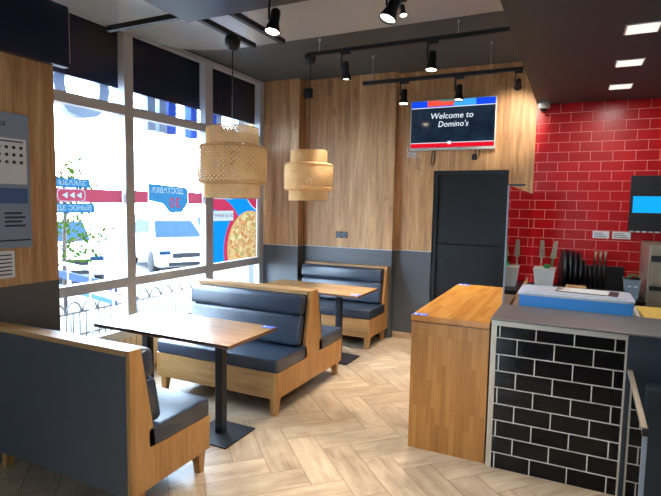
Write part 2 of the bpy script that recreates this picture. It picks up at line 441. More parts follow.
for z in (.1, 2.05): m.box(-1.45, -1.05, -2.139, -2.061, z, z+.05)
m.build('window_frame', M['alu'], w)
m = MB(w.location); m.face([(-1.46, -2.1, .13), (-1.04, -2.1, .13), (-1.04, -2.1, 2.07), (-1.46, -2.1, 2.07)]); m.build('pane', M['glass'], w)
# panelled wall on the left and the box along its top
m = MB(); m.box(-4.0, XL, -2.0, 2.28, 0, 1.097, 1); m.box(-4.0, XL+.002, -2.0, 2.28, 1.097, 1.103, 2); m.box(-4.0, XL, -2.0, 2.28, 1.103, 3.154, 0)
struct(m.build('wall_left', [M['wallwood'], M['wains'], M['wains']]))
m = MB(); m.box(XL, -3.1, -1.9, 2.36, 2.53, 2.925, bev=.004); m.box(XL-.1, -3.101, 2.361, 2.366, 2.56, 2.90, 1); struct(m.build('trim_1', [M['navy'], M['alu']]))

# window wall: parapet and three glazed bays
m = MB(); m.box(-3.86, XW-.012, 2.28, 5.72, -.2, .36); m.box(-3.82, XW+.005, 2.28, 5.72, .36, .375, 1); struct(m.build('wall_window', [M['parapet'], M['alu']]))
bays = [(2.31, 2.42, 3.395, True), (3.395, 3.5, 4.515, True), (4.515, 4.645, 5.595, False)]
XF = -3.82
panes = []
for i, (yl, y0, y1, _) in enumerate(bays):
    w = struct(bpy.data.objects.new('window_%d' % (i+1), None)); COL.objects.link(w); w.location = (XF, (y0+y1)/2, .375)
    m = MB(w.location)
    m.box(XF, XW, yl+.0005, y0, .375, 3.225)                       # mullion at the near side of the bay
    if i == 2: m.box(XF, XW, y1, 5.69, .375, 3.225)
    for z0, z1 in ((.375, .44), (.845, .928), (2.43, 2.517), (3.18, 3.225)): m.box(XF, XW-.001, y0, y1, z0, z1)
    m.box(XF+.02, XW+.006, y0, y1, .928, .934)
    m.build('window_frame', M['alu'], w)
    for nm, z0, z1 in (('upper_pane', 2.517, 3.18), ('middle_pane', .934, 2.43), ('lower_pane', .44, .845)):
        g = MB(w.location); g.face([(XF+.03, y0, z0), (XF+.03, y1, z0), (XF+.03, y1, z1), (XF+.03, y0, z1)]); g.build(nm, M['glass'], w)
# the wall above the window frames, outside sign board
m = MB(); m.box(-4.0, -3.75, 2.28, 5.72, 3.226, CZ); struct(m.build('trim_2', M['wains']))
m = MB((-3.93, 4.2, 2.68)); m.box(-3.95, -3.91, 2.0, 6.6, 2.70, 3.45); tag(m.build('sign_board', M['navy']), 'dark sign backing board outside across the top window panes', 'sign board')

# ------------------------------------------------------------------ booths
def rounded(poly, r, seg=4):
    out = []; n = len(poly)
    for i in range(n):
        p0, p, p1 = Vector(poly[i-1]), Vector(poly[i]), Vector(poly[(i+1) % n])
        a = (p0-p); b = (p1-p); q = min(r, a.length*.45, b.length*.45)
        A = p+a.normalized()*q; B = p+b.normalized()*q
        for k in range(seg+1):
            t = k/seg; out.append(tuple((1-t)**2*A+2*t*(1-t)*p+t*t*B))
    return out
def cushion(m, poly, xa, xb, r=.03):
    """a padded block: profile in (y,z), softly closed at both ends"""
    P = rounded(poly, r)
    cy = sum(p[0] for p in P)/len(P); cz = sum(p[1] for p in P)/len(P)
    rings = []
    for x, k in ((xa, .90), (xa+.008, .965), (xa+.025, 1.), (xb-.025, 1.), (xb-.008, .965), (xb, .90)):
        ring = []
        for y, z in P:
            dy, dz = y-cy, z-cz
            sh = (1-k)*.03/.1
            ln = math.hypot(dy, dz)
            f = max(0, 1-(sh*.5)/max(ln, 1e-4))
            ring.append(m.b.verts.new(m.P((x, cy+dy*f, cz+dz*f))))
        rings.append(ring)
    n = len(P)
    for A, B in zip(rings, rings[1:]):
        for i in range(n): m.b.faces.new([A[i], A[(i+1) % n], B[(i+1) % n], B[i]])
    m.b.faces.new(rings[0]); m.b.faces.new(rings[-1])

def booth_half(root, o, f, yback, xa, xb, t=.03, spine=None):
    """f: +1 seats face +Y, -1 seats face -Y; yback: rear plane of the backrest. Adds cushions."""
    Y = lambda d: yback+f*d
    m = MB(o); cushion(m, [(Y(.11), .352), (Y(.615), .352), (Y(.615), .458), (Y(.11), .458)], xa, xb+.0, .016); m.build('seat_cushion', M['leather'], root, smooth=50)
    m = MB(o); cushion(m, [(Y(.165), .465), (Y(.245), .465), (Y(.20), .72), (Y(.125), .72)], xa+t, xb-t, .035); m.build('backrest_cushion', M['leather'], root, smooth=50)
    m = MB(o); cushion(m, [(Y(.11), .725), (Y(.20), .715), (Y(.185), .885), (Y(.085), .875)], xa+t-.02, xb-t, .05); m.build('headrest_roll', M['leather'], root, smooth=50)
def legs(root, o, pts):
    for x, y, sx, sy in pts:
        m = MB(o); m.taper((x, y, .001), (.02, .02), (x+sx*.012, y+sy*.012, .15), (.032, .032)); m.build('leg', M['boothwood'], root)

def single_booth(name, label, f, yback, xa, xb, group):
    o = Vector(((xa+xb)/2, yback+f*.3, 0)); root = thing(name, label, 'booth seat', o, group)
    Y = lambda d: yback+f*d
    prof = [(Y(0), .13), (Y(.61), .14), (Y(.615), .35), (Y(.165), .35), (Y(.155), .44), (Y(.075), .905), (Y(0), .905)]
    for x0, x1 in ((xa, xa+.028), (xb-.028, xb)):
        m = MB(o); m.prism(prof, 0, x0, x1, bev=.002, seg=1); m.build('side_panel', M['boothwood'], root)
    m = MB(o); a, b = sorted((Y(0), Y(.085))); m.box(xa+.028, xb-.028, a, b, .875, .903); m.build('top_rail', M['boothwoodh'], root)
    m = MB(o); a, b = sorted((Y(.59), Y(.615))); m.box(xa+.028, xb-.028, a, b, .14, .35); m.build('front_board', M['boothwoodh'], root)
    m = MB(o); a, b = sorted((Y(.03), Y(.588))); m.box(xa+.028, xb-.028, a, b, .2, .345); m.build('seat_base', M['black'], root)
    m = MB(o); a, b = sorted((Y(.004), Y(.022))); m.box(xa+.028, xb-.032, a, b, .13, .872); b_ = m.build('back_board', M['wains'], root)
    m = MB(o)
    m.prism([(Y(.023), .35), (Y(.15), .35), (Y(.13), .46), (Y(.06), .874), (Y(.023), .874)], 0, xa+.03, xb-.03); m.build('back_frame', M['black'], root)
    booth_half(root, o, f, yback, xa, xb)
    legs(root, o, [(xb-.045, Y(.565), 0, f*-1), (xa+.045, Y(.565), 0, f*-1), (xb-.045, Y(.07), 0, f), (xa+.045, Y(.07), 0, f)])
    return root
single_booth('booth_bench', 'nearest booth bench at lower left, its dark grey back facing the viewer', 1, 1.768, -3.12, -1.945, 'booth benches along the window')
single_booth('booth_bench', 'booth bench against the back wall under the black socket', -1, 5.862, -3.15, -2.015, 'booth benches along the window')
# back-to-back bench in the middle
def double_booth():
    xa, xb = -3.19, -1.975; y0, y1 = 3.2, 4.395; yc = 3.805
    o = Vector(((xa+xb)/2, yc, 0)); root = thing('double_booth_bench', 'back-to-back navy booth bench in the middle between the two tables', 'booth seat', o, 'booth benches along the window')
    prof = [(y0, .145), (y1, .13), (y1+.003, .35), (3.965, .35), (3.955, .45), (3.868, .91), (3.745, .91), (3.655, .45), (3.645, .35), (y0-.003, .35)]
    for x0, x1 in ((xa, xa+.028), (xb-.028, xb)):
        m = MB(o); m.prism(prof, 0, x0, x1, bev=.002, seg=1); m.build('side_panel', M['boothwood'], root)
    m = MB(o); m.box(xa+.028, xb-.028, 3.735, 3.875, .878, .908); m.build('top_rail', M['boothwoodh'], root)
    for a, b in ((y0, y0+.025), (y1-.025, y1)):
        m = MB(o); m.box(xa+.028, xb-.028, a, b, .145, .35); m.build('front_board', M['boothwoodh'], root)
    m = MB(o); m.box(xa+.028, xb-.028, y0+.027, y1-.027, .2, .345); m.build('seat_base', M['black'], root)
    m = MB(o); m.prism([(3.67, .35), (3.94, .35), (3.93, .45), (3.85, .877), (3.76, .877), (3.69, .45)], 0, xa+.03, xb-.03); m.build('back_frame', M['black'], root)
    booth_half(root, o, -1, 3.812, xa, xb); booth_half(root, o, 1, 3.79, xa, xb)
    legs(root, o, [(xb-.045, y0+.05, 0, 1), (xa+.045, y0+.05, 0, 1), (xb-.045, y1-.05, 0, -1), (xa+.045, y1-.05, 0, -1)])
double_booth()

# ------------------------------------------------------------------ tables
def table(label, x0, x1, y0, y1, px, zt=.752):
    yc = (y0+y1)/2; o = Vector(((x0+x1)/2, yc, 0)); root = thing('dining_table', label, 'table', o, 'dining tables between the booths')
    m = MB(o); fs = m.box(x0, x1, y0, y1, zt-.025, zt)
    for f in fs: f.material_index = 0 if abs(f.verts[0].co.z-f.verts[2].co.z) < 1e-4 else 1
    m.bevel(fs, .002, 1); t = m.build('tabletop', [M['tablewood'], M['edge']], root)
    for x in px:
        m = MB(o); m.box(x-.03, x+.03, yc-.03, yc+.03, .012, zt-.034, bev=.004); m.build('pole', M['steelblack'], root)
        m = MB(o); m.box(x-.175, x+.175, yc-.175, yc+.175, .0, .012, bev=.003); m.build('base_plate', M['steelblack'], root)
        m = MB(o); m.box(x-.1, x+.1, yc-.15, yc+.15, zt-.034, zt-.028); m.build('mounting_plate', M['steelblack'], root)
table('glossy brown table nearest the viewer, reflecting the bright window', -3.12, -1.905, 2.515, 3.09, (-2.885, -2.19))
table('honey brown table at the back booth beside the pizza poster', -3.1, -1.875, 4.535, 5.1, (-2.86, -2.2))

def corner_sticker(label, x, y, z, rz=0, w=.1, d=.055):
    o = Vector((x, y, z)); r = thing('corner_sticker', label, 'sticker', o, 'blue corner stickers'); r.rotation_euler = (0, 0, rz)
    m = MB(); m.box(-w/2, w/2, -d/2, d/2, 0, .0012); m.build('backing', M['stickerblue'], r)
    m = MB(); m.box(-w*.40, -w*.2, -d*.25, d*.25, .0012, .0016); m.box(-w*.05, w*.36, d*.08, d*.18, .0012, .0016); m.box(-w*.05, w*.2, -d*.2, -d*.1, .0012, .0016); m.build('print', M['paper'], r)
corner_sticker('blue and white sticker on the far right corner of the nearest table', -1.955, 3.05, .7525)
corner_sticker('blue and white sticker on the corner of the back table', -1.925, 4.60, .7525)
corner_sticker('blue and white sticker on the near left corner of the wooden counter', -.896, 3.282, .9225)
corner_sticker('blue and white sticker on the far left corner of the wooden counter', -.89, 4.755, .9225)

# ------------------------------------------------------------------ counters
o = Vector((-.68, 4.0, 0)); r = thing('wooden_counter', 'orange oak block counter standing beside the black tiled counter', 'counter', o)
m = MB(o); m.box(-.95, -.438, 3.25, 4.79, .882, .922, bev=.002, seg=1); m.build('countertop', M['countertop'], r)
m = MB(o); m.box(-.942, -.443, 3.258, 4.78, .8755, .8815); m.build('shadow_gap', M['edge'], r)
m = MB(o); m.box(-.946, -.439, 3.254, 3.29, .0, .875); m.build('end_panel', M['counterside'], r)
m = MB(o); m.box(-.946, -.439, 4.75, 4.785, .0, .875); m.build('end_panel', M['counterside'], r)
m = MB(o); m.box(-.942, -.91, 3.29, 4.75, .0, .879); m.build('side_panel', M['counterside'], r)

o = Vector((0, 3.45, 0)); r = thing('tiled_counter', 'serving counter faced with black metro tiles under a dark steel top', 'counter', o)
m = MB(o); m.box(-.417, 1.3, 3.24, 3.72, 0, .95); m.build('body', M['navy'], r)
m = MB(o); m.box(-.392, .302, 3.226, 3.239, .001, .92); m.build('tile_facing', M['blacktile'], r)
m = MB(o); m.box(-.424, -.392, 3.219, 3.239, 0, .951); m.box(-.392, .302, 3.219, 3.239, .92, .951); m.box(.302, .312, 3.219, 3.239, 0, .951); m.build('corner_trim', M['trim'], r)
m = MB(o); m.box(.312, 1.3, 3.222, 3.239, .001, .95); m.build('side_facing', M['slatenavy'], r)
m = MB(o); m.box(-.43, 1.3, 3.208, 3.73, .952, .966, bev=.003); m.build('steel_top', M['darksteel'], r)
m = MB((.8, 3.15, 0)); m.box(.405, 1.3, 3.075, 3.218, 0, .70, bev=.003); tag(m.build('low_cabinet', M['slatenavy']), 'navy cabinet side panel at the lower right edge', 'cabinet')
o = Vector((.33, 2.86, 0)); r = thing('glass_gate', 'low glass gate panel with metal rail at the lower right', 'gate', o)
m = MB(o); m.prism([(2.5, .0), (3.2, .0), (3.2, .742), (2.5, .682)], 0, .325, .333); m.build('glass_pane', M['screenglass'], r)
m = MB(o); m.prism([(2.49, .682), (3.216, .743), (3.216, .765), (2.49, .704)], 0, .317, .341, bev=.003); m.build('top_rail', M['steel'], r)
m = MB(o); m.box(.320, .338, 2.487, 2.5, .0, .68); m.build('edge_strip', M['greyplastic'], r)
m = MB(o); m.box(.316, .342, 2.482, 2.502, .676, .71, bev=.003); m.build('corner_clamp', M['black'], r)
m = MB(o); m.box(.316, .342, 3.19, 3.216, .735, .768, bev=.003); m.build('corner_clamp', M['black'], r)
# glass sneeze guard
o = Vector((-.43, 4.8, .9)); r = thing('glass_screen', 'tall clear glass side screen rising from the counter to the red wall', 'glass screen', o)
m = MB(o); m.box(-.425, -.417, 3.735, 5.966, .9, 1.805); m.build('glass_pane', M['screenglass'], r)
m = MB(o); m.box(-.4265, -.4155, 3.732, 3.735, .9, 1.806); m.build('edge_strip', M['greyplastic'], r)
m = MB(o); m.box(-.43, -.31, 3.735, 3.75, 1.80, 1.814); m.build('top_bracket', M['black'], r)
# prep table, wall counter
o = Vector((.4, 4.2, 0)); r = thing('prep_table', 'steel prep table behind the serving counter', 'table', o)
m = MB(o); m.box(-.41, 1.3, 3.74, 4.75, .84, .87, bev=.003); m.build('worktop', M['steel'], r)
for x in (-.37, 1.25):
    for y in (3.8, 4.7):
        m = MB(o); m.box(x-.02, x+.02, y-.02, y+.02, 0, .84); m.build('leg', M['steel'], r)
o = Vector((.2, 5.6, 0)); r = thing('wall_counter', 'low black kitchen counter along the red tiled wall', 'counter', o)
m = MB(o); m.box(-.42, .625, 5.25, 5.965, .80, .83, bev=.003); m.build('worktop', M['black'], r)
m = MB(o); m.box(-.41, .62, 5.3, 5.96, 0, .80); m.build('body', M['black'], r)

# crate with lid
def crate():
    x0, x1, y0, y1 = -.31, .375, 3.77, 4.16; z0, z1 = .871, 1.043
    o = Vector((.03, 4.0, z0)); r = thing('dough_crate', 'bright blue plastic crate under a milky lid on the counter', 'crate', o)
    m = MB(o); t = .012
    m.prism(rounded([(x0, y0), (x1, y0), (x1, y1), (x0, y1)], .03), 2, z0, z0+.01)
    m.box(x0+.01, x1-.01, y0, y0+t, z0, z1); m.box(x0+.01, x1-.01, y1-t, y1, z0, z1); m.box(x0, x0+t, y0+.01, y1-.01, z0, z1); m.box(x1-t, x1, y0+.01, y1-.01, z0, z1)
    for k in range(5):
        x = x0+.01+(x1-x0-.03)*k/4; m.box(x, x+.012, y0-.008, y0, z0, z1)
    for k in range(4):
        y = y0+.01+(y1-y0-.03)*k/3; m.box(x0-.008, x0, y, y+.012, z0, z1); m.box(x1, x1+.008, y, y+.012, z0, z1)
    m.box(x0-.008, x1+.008, y0-.009, y0-.001, z1-.022, z1-.005)
    m.build('crate_body', M['crateblue'], r)
    m = MB(o); m.prism(rounded([(x0-.018, y0-.018), (x1+.018, y0-.018), (x1+.018, y1+.018), (x0-.018, y1+.018)], .04), 2, z1-.004, z1+.012, bev=.005)
    m.prism(rounded([(x0+.03, y0+.03), (x1-.03, y0+.03), (x1-.03, y1-.03), (x0+.03, y1-.03)], .03), 2, z1+.012, z1+.018, bev=.003); m.build('lid', M['lid'], r)
    return z1+.018
zl = crate()
o = Vector((.12, 3.98, zl+.001)); r = thing('clipboard', 'dark clipboard with a white sheet lying on the crate lid', 'clipboard', o)
r.rotation_euler = (0, 0, -.12)
m = MB(); m.box(-.2, .19, -.1, .1, 0, .004, bev=.001, seg=1); m.build('board', M['black'], r)
m = MB(); m.box(-.185, .13, -.095, .09, .0042, .0055); m.build('sheet', M['paper'], r)
m = MB(); m.box(-.2, -.165, -.05, .05, .0057, .014, bev=.002); m.build('clip', M['steel'], r)

# things along the kitchen wall
o = Vector((-.24, 5.6, .831)); r = thing('sauce_tub', 'cloudy white tub with green cap behind the crate', 'tub', o)
m = MB(o); m.taper((-.24, 5.6, .831), (.08, .09), (-.24, 5.6, 1.02), (.1, .11)); m.build('tub_body', M['clearbox'], r)
m = MB(o); m.box(-.345, -.135, 5.485, 5.715, 1.02, 1.038, bev=.005); m.build('lid', M['clearbox'], r)
m = MB(o); m.lathe([(.0, .04), (.028, .04), (.03, .0), (0, 0)], (-.22, 5.58, 1.038), 16); m.build('cap', M['green'], r)
o = Vector((.49, 5.15, .8)); 
bx = .52
o = Vector((bx, 5.42, .831)); r = thing('grey_bucket', 'grey plastic bucket beside the steel cabinet', 'bucket', o)
m = MB(o); m.taper((bx, 5.42, .831), (.05, .07), (bx, 5.42, 1.01), (.065, .09)); m.box(bx-.07, bx+.07, 5.322, 5.518, .995, 1.01); m.build('bucket_body', M['greyplastic'], r)
m = MB(o); m.box(bx-.04, bx-.01, 5.328, 5.338, .94, .952); m.box(bx+.01, bx+.04, 5.328, 5.338, .94, .952); m.build('white_mark', M['white'], r)
m = MB(o); m.tube([(bx-.04, 5.41, 1.01), (bx-.01, 5.41, 1.045), (bx+.03, 5.41, 1.045), (bx+.06, 5.41, 1.01)], .008); m.build('green_strap', M['green'], r)
m = MB((.06, 5.42, .831)); m.box(-.03, .15, 5.34, 5.5, .831, .90, bev=.008); tag(m.build('cardboard_box', M['tan']), 'small tan cardboard box just behind the crate lid', 'box')
# screens of pans hung on the wall
for k in range(6):
    x = -.085+k*.047
    o = Vector((x, 5.74, 1.0)); r = thing('pizza_pan', ['leftmost of the six black pizza pans standing against the red tiles', 'second black pizza pan from the left against the red tiles', 'third black pizza pan from the left against the red tiles', 'fourth black pizza pan from the left against the red tiles', 'fifth black pizza pan from the left against the red tiles', 'rightmost of the six black pizza pans standing against the red tiles'][k], 'pan', o, 'black pizza pans by the wall')
    rr = [.2, .2, .195, .19, .15, .12][k]
    r.rotation_euler = (0, .0, .35); r.location.z = .831+rr
    m = MB(); m.lathe([(0, 0), (rr-.01, 0), (rr, .02), (rr-.004, .02), (rr-.014, .004), (0, .004)], (0, 0, 0), 28, axis=(1, -.2, 0)); m.build('pan_body', M['black'], r)
m = MB((.12, 5.93, .831)); m.box(-.12, .50, 5.945, 5.966, .831, 1.06, bev=.004); tag(m.build('splash_board', M['black']), 'low black board standing behind the pizza pans and tools', 'board')
lab = ['black-handled pizza cutter first from the left of the tool row', 'middle black-handled tool leaning on red tiles', 'black-handled tool nearest the grey bucket']
for k in range(3):
    x = .22+k*.045
    o = Vector((x, 5.9, .831)); r = thing('kitchen_tool', lab[k], 'kitchen tool', o, 'black tools leaning on the red wall')
    m = MB(o); m.tube([(x, 5.84, .832), (x+.005, 5.90, 1.1)], .013); m.build('handle', M['black'], r)
    m = MB(o); m.tube([(x+.005, 5.90, 1.1), (x+.01, 5.925, 1.21)], [.006, .016]); m.build('tool_head', M['steel'], r)
for k, (x, lb) in enumerate(((-.30, 'tall steel scraper standing behind the white tub'), (-.19, 'tilted steel spatula next to the black pans'))):
    o = Vector((x, 5.9, .831)); r = thing('steel_utensil', lb, 'utensil', o, 'steel utensils by the wall')
    m = MB(o); m.tube([(x, 5.86, .832), (x+.01, 5.93, 1.12)], .008); m.build('handle', M['green'] if k else M['steel'], r)
    m = MB(o); m.prism([(x-.03+.012, 1.11), (x+.03+.012, 1.11), (x+.026+.03*k, 1.3), (x-.01+.03*k, 1.3)], 1, 5.925, 5.931); m.build('blade', M['steel'], r)
o = Vector((.9, 5.6, 0)); r = thing('steel_cabinet', 'brownish brushed steel appliance at the right edge below the order screen', 'appliance', o)
m = MB(o); m.box(.63, 1.4, 5.3, 5.96, 0.05, 1.34, bev=.004); m.build('body', M['steel'], r)
m = MB(o); m.box(.645, 1.4, 5.285, 5.299, 1.19, 1.245); m.box(.645, 1.4, 5.285, 5.299, .93, .97); m.build('black_slot', M['black'], r)
m = MB(o); m.box(.66, 1.4, 5.284, 5.299, .99, 1.17, bev=.003); m.build('door', M['steel'], r)
for x in (.67, 1.36):
    m = MB(o); m.box(x-.02, x+.02, 5.34, 5.38, 0, .05); m.build('foot', M['black'], r)
o = Vector((.56, 4.0, .871)); r = thing('cheese_tray', 'tray of yellow wrapped packs right of the blue crate', 'tray', o)
m = MB(o); m.box(.445, .75, 3.8, 4.5, .871, .90, bev=.004); m.build('tray_base', M['clearbox'], r)
for k in range(3):
    m = MB(o); m.box(.455+.005*k, .72, 3.83+k*.21, 4.02+k*.21, .90, .945-.012*k, bev=.012); m.build('yellow_pack', M['yellow'], r)
# order screen on the red wall
o = Vector((.8, 5.9, 1.43)); r = thing('order_screen', 'black order monitor with bright blue display on the red tiles', 'monitor', o)
m = MB(o); m.box(.5, 1.12, 5.86, 5.92, 1.44, 1.99, bev=.004); m.box(.501, 1.12, 5.856, 5.862, 1.875, 1.88); m.build('housing', M['black'], r)
m = MB(o); m.box(.525, 1.07, 5.854, 5.859, 1.622, 1.785); m.build('display', emit('blue_display', (20, 165, 250), 1.0), r)
for k in range(8):
    m = MB(o); m.box(.515+k*.055, .55+k*.055, 5.87, 5.89, 1.425, 1.44); m.build('port', M['white'], r)
m = MB(o); m.box(.7, .9, 5.92, 5.969, 1.6, 1.8); m.build('wall_bracket', M['black'], r)
for x0, x1, lb in ((.19, .342, 'left of the two white paper notices on the red tiles'), (.37, .535, 'right white paper notice on red tiles below the order screen')):
    o = Vector(((x0+x1)/2, 5.965, 1.345)); r = thing('paper_notice', lb, 'notice', o, 'paper notices on the red wall')
    m = MB(o); m.box(x0, x1, 5.963, 5.9695, 1.348, 1.422); m.build('sheet', M['paper'], r)
    m = MB(o)
    for k in range(3): m.box(x0+.012, x1-.02*(k+1), 5.962, 5.963, 1.362+k*.018, 1.368+k*.018)
    m.build('print', M['ink'], r)
# dome camera
o = Vector((-.345, 5.86, 2.757)); r = thing('dome_camera', 'small white dome security camera under the ceiling at the red wall corner', 'camera', o)
m = MB(o); m.lathe([(0, 0), (.06, 0), (.062, -.045), (.055, -.06), (.036, -.062)], (-.345, 5.86, 2.757), 24); m.build('housing', M['white'], r)
m = MB(o); m.lathe([(.038, -.058), (.034, -.078), (.02, -.092), (0, -.097)], (-.345, 5.86, 2.757), 20); m.build('dome', M['black'], r)

# ------------------------------------------------------------------ television
o = Vector((-1.336, 5.93, 2.32)); r = thing('television', 'wall television showing a welcome message above the dark door', 'television', o)
x0, x1, z0, z1 = -1.81, -.83, 2.303, 2.882
tv_y = 5.90
m = MB(o); m.box(x0, x1, tv_y, tv_y+.045, z0, z1, bev=.004); m.build('housing', M['tvblack'], r)
def screen_mat():
    t = NT('television_screen')
    c0 = t.n('ShaderNodeTexCoord'); sp = t.n('ShaderNodeSeparateXYZ'); t.l(c0.outputs['Object'], sp.inputs[0])
    nz = t.noise(t.coords((3, 1, 3)), 2, 3)
    slate = t.ramp(nz, [(.3, srgb(16, 27, 42)), (.7, srgb(30, 46, 64))])
    e = t.n('ShaderNodeEmission'); t.l(slate, e.inputs[0]); e.inputs[1].default_value = 1.0
    g = t.n('ShaderNodeBsdfGlossy'); g.inputs['Roughness'].default_value = .08; g.inputs[0].default_value = (1, 1, 1, 1)
    a = t.n('ShaderNodeMixShader'); a.inputs[0].default_value = .05; t.l(e.outputs[0], a.inputs[1]); t.l(g.outputs[0], a.inputs[2]); t.l(a.outputs[0], t.out.inputs[0])
    return t.m
bx0, bx1, bz0, bz1 = x0+.012, x1-.012, z0+.03, z1-.012
m = MB(o); m.box(bx0, bx1, tv_y-.003, tv_y, bz0, bz1); m.build('screen', screen_mat(), r)
em = lambda n, c, s=1.: emit(n, c, s)
m = MB(o); yb = tv_y-.0045
zb = bz1-.075
def band(xa, xb, za, zb_, mi): m.box(xa, xb, yb, tv_y-.003, za, zb_, mi)
L_ = bx1-bx0
band(bx0, bx0+.2*L_, zb, bz1, 0); band(bx0+.2*L_, bx0+.36*L_, zb+.01, bz1, 1); band(bx0+.2*L_, bx0+.36*L_, zb, zb+.01, 0)
band(bx0+.36*L_, bx0+.52*L_, zb+.012, bz1-.015, 1); band(bx0+.36*L_, bx0+.52*L_, zb, zb+.012, 0); band(bx0+.36*L_, bx0+.52*L_, bz1-.015, bz1, 4)
band(bx0+.52*L_, bx0+.78*L_, zb, bz1, 2); band(bx0+.78*L_, bx1, zb, bz1, 0)
band(bx0, bx1, zb-.008, zb, 3)
m.build('screen_header', [em('screen_blue', (20, 70, 225)), em('screen_red', (235, 80, 60)), em('screen_cyan', (60, 160, 235)), em('screen_white', (215, 225, 235)), em('screen_green', (60, 140, 130))], r)
m = MB(o); band(bx0, bx1, bz0, bz0+.05, 0); band(bx0, bx1, bz0+.05, bz0+.058, 1); m.box(-1.36, -1.32, yb-.0008, yb, bz0+.035, bz0+.07, 1)
m.build('screen_footer', [em('footer_red', (215, 20, 40)), em('footer_white', (215, 220, 235))], r)
tw = em('screen_text', (225, 235, 245))
text_mesh('Welcome to', 'screen_lettering', .094, tw, r, (-1.325, tv_y-.005, 2.69), (PI/2, 0, 0), shear=.15, sx=1.02)
text_mesh("Domino's", 'screen_lettering', .094, tw, r, (-1.305, tv_y-.005, 2.595), (PI/2, 0, 0), shear=.15, sx=.95)
m = MB(o); m.box(-1.5, -1.2, 5.945, 5.969, 2.5, 2.75); m.build('wall_mount', M['black'], r)
# cables under the television
m = MB((-1.8, 5.95, 2.22))
pts = [(-1.85+.115*k/30+.018*math.sin(k*.9), 5.955, 2.262+.035*math.cos(k*.9)-.01*k/30) for k in range(31)]
m.tube([(-1.85, 5.955, 2.34)]+pts, .0035, 6); tag(m.build('coiled_cable', M['white']), 'thin pale cable coiled under the left end of the television', 'cable')
m = MB((-1.54, 5.95, 2.13)); m.tube([(-1.545, 5.955, 2.335), (-1.555, 5.955, 2.2), (-1.56, 5.955, 2.15), (-1.545, 5.955, 2.125), (-1.525, 5.955, 2.15), (-1.52, 5.955, 2.22), (-1.515, 5.955, 2.335)], .006, 6); tag(m.build('hanging_cable', M['black']), 'black cable loop hanging under the television near the door corner', 'cable')
o = Vector((-1.04, 5.95, 2.2)); r = thing('power_adapter', 'small black adapter box hanging under the right half of the television', 'adapter', o)
m = MB(o); m.box(-1.085, -1.03, 5.93, 5.968, 2.185, 2.25, bev=.006); m.build('housing', M['black'], r)
m = MB(o); m.tube([(-1.05, 5.955, 2.25), (-1.045, 5.955, 2.335)], .006, 6); m.tube([(-1.03, 5.955, 2.20), (-1.01, 5.955, 2.22), (-1.005, 5.955, 2.27), (-1.01, 5.955, 2.335)], .005, 6); m.build('cable', M['black'], r)
o = Vector((-3.14, 5.80, 3.05)); r = thing('wall_speaker', 'small black speaker high in the corner left of the far pendant', 'speaker', o)
m = MB(o); m.box(-3.20, -3.09, 5.77, 5.835, 3.0, 3.12, bev=.012); m.build('housing', M['black'], r)
m = MB(o); m.lathe([(.04, 0), (.036, .006), (0, .002)], (-3.145, 5.77, 3.06), 18, axis=(0, -1, 0)); m.build('grille', M['steelblack'], r)
m = MB(o); m.box(-3.16, -3.13, 5.835, 5.869, 3.05, 3.08); m.build('bracket', M['black'], r)
# double socket
o = Vector((-2.665, 5.868, 1.265)); r = thing('wall_socket', 'black double wall socket above the back booth bench', 'socket', o)
m = MB(o); m.box(-2.745, -2.585, 5.858, 5.869, 1.225, 1.305, bev=.004); pl_ = m.build('plate', M['black'], r)
for x in (-2.705, -2.625):
    m = MB(o); m.lathe([(.026, 0), (.026, .004), (.022, .004), (.020, -.002), (0, -.002)], (x, 5.858, 1.265), 18, axis=(0, -1, 0)); m.build('outlet', M['greyplastic'], pl_)

# ------------------------------------------------------------------ notices on the left wall
xb_ = XL+.001
o = Vector((XL, 1.8, 1.34)); r = thing('notice_board', 'pale blue notice board with calendar sheet on the left wood wall', 'notice board', o)
m = MB(o); m.box(XL+.0025, XL+.012, 1.5, 2.092, 1.342, 2.175, bev=.002, seg=1); bd_ = m.build('board', M['paper_pale'], r)
m = MB(o); m.box(XL+.012, XL+.0135, 1.5, 2.07, 1.74, 2.02); cs_ = m.build('calendar_sheet', M['paper'], bd_)
m = MB(o)
for rw in range(3):
    for k in range(9): m.lathe([(0, .0155), (.011, .0155), (.011, .0135), (0, .0135)], (XL, 2.035-k*.045, 1.965-rw*.045), 8, axis=(1, 0, 0))
m.box(XL+.0135, XL+.0145, 1.52, 2.05, 1.998, 2.006)
m.build('calendar_print', M['ink'], bd_)
m = MB(o); m.box(XL+.012, XL+.0135, 1.5, 2.07, 1.62, 1.715); m.build('blue_band', M['inkblue'], bd_)
m = MB(o)
for k in range(4): m.box(XL+.012, XL+.0135, 1.92, 2.05-.02*(k % 2), 1.475+k*.026, 1.488+k*.026)
m.box(XL+.012, XL+.0135, 1.5, 2.08, 1.385, 1.395); m.build('info_print', M['ink'], bd_)
text_mesh('линия', 'header_lettering', .06, M['ink'], r, (XL+.0125, 1.86, 2.105), (PI/2, 0, PI/2), .0005)
o = Vector((XL, 1.9, 1.15)); r = thing('paper_slip', 'small white printed slip pinned under the notice board', 'notice', o)
m = MB(o); m.box(XL+.0025, XL+.004, 1.75, 1.978, 1.155, 1.325); m.build('sheet', M['paper'], r)
m = MB(o)
for k in range(6): m.box(XL+.004, XL+.0045, 1.77, 1.96, 1.175+k*.024, 1.183+k*.024)
m.build('print', M['ink'], r)

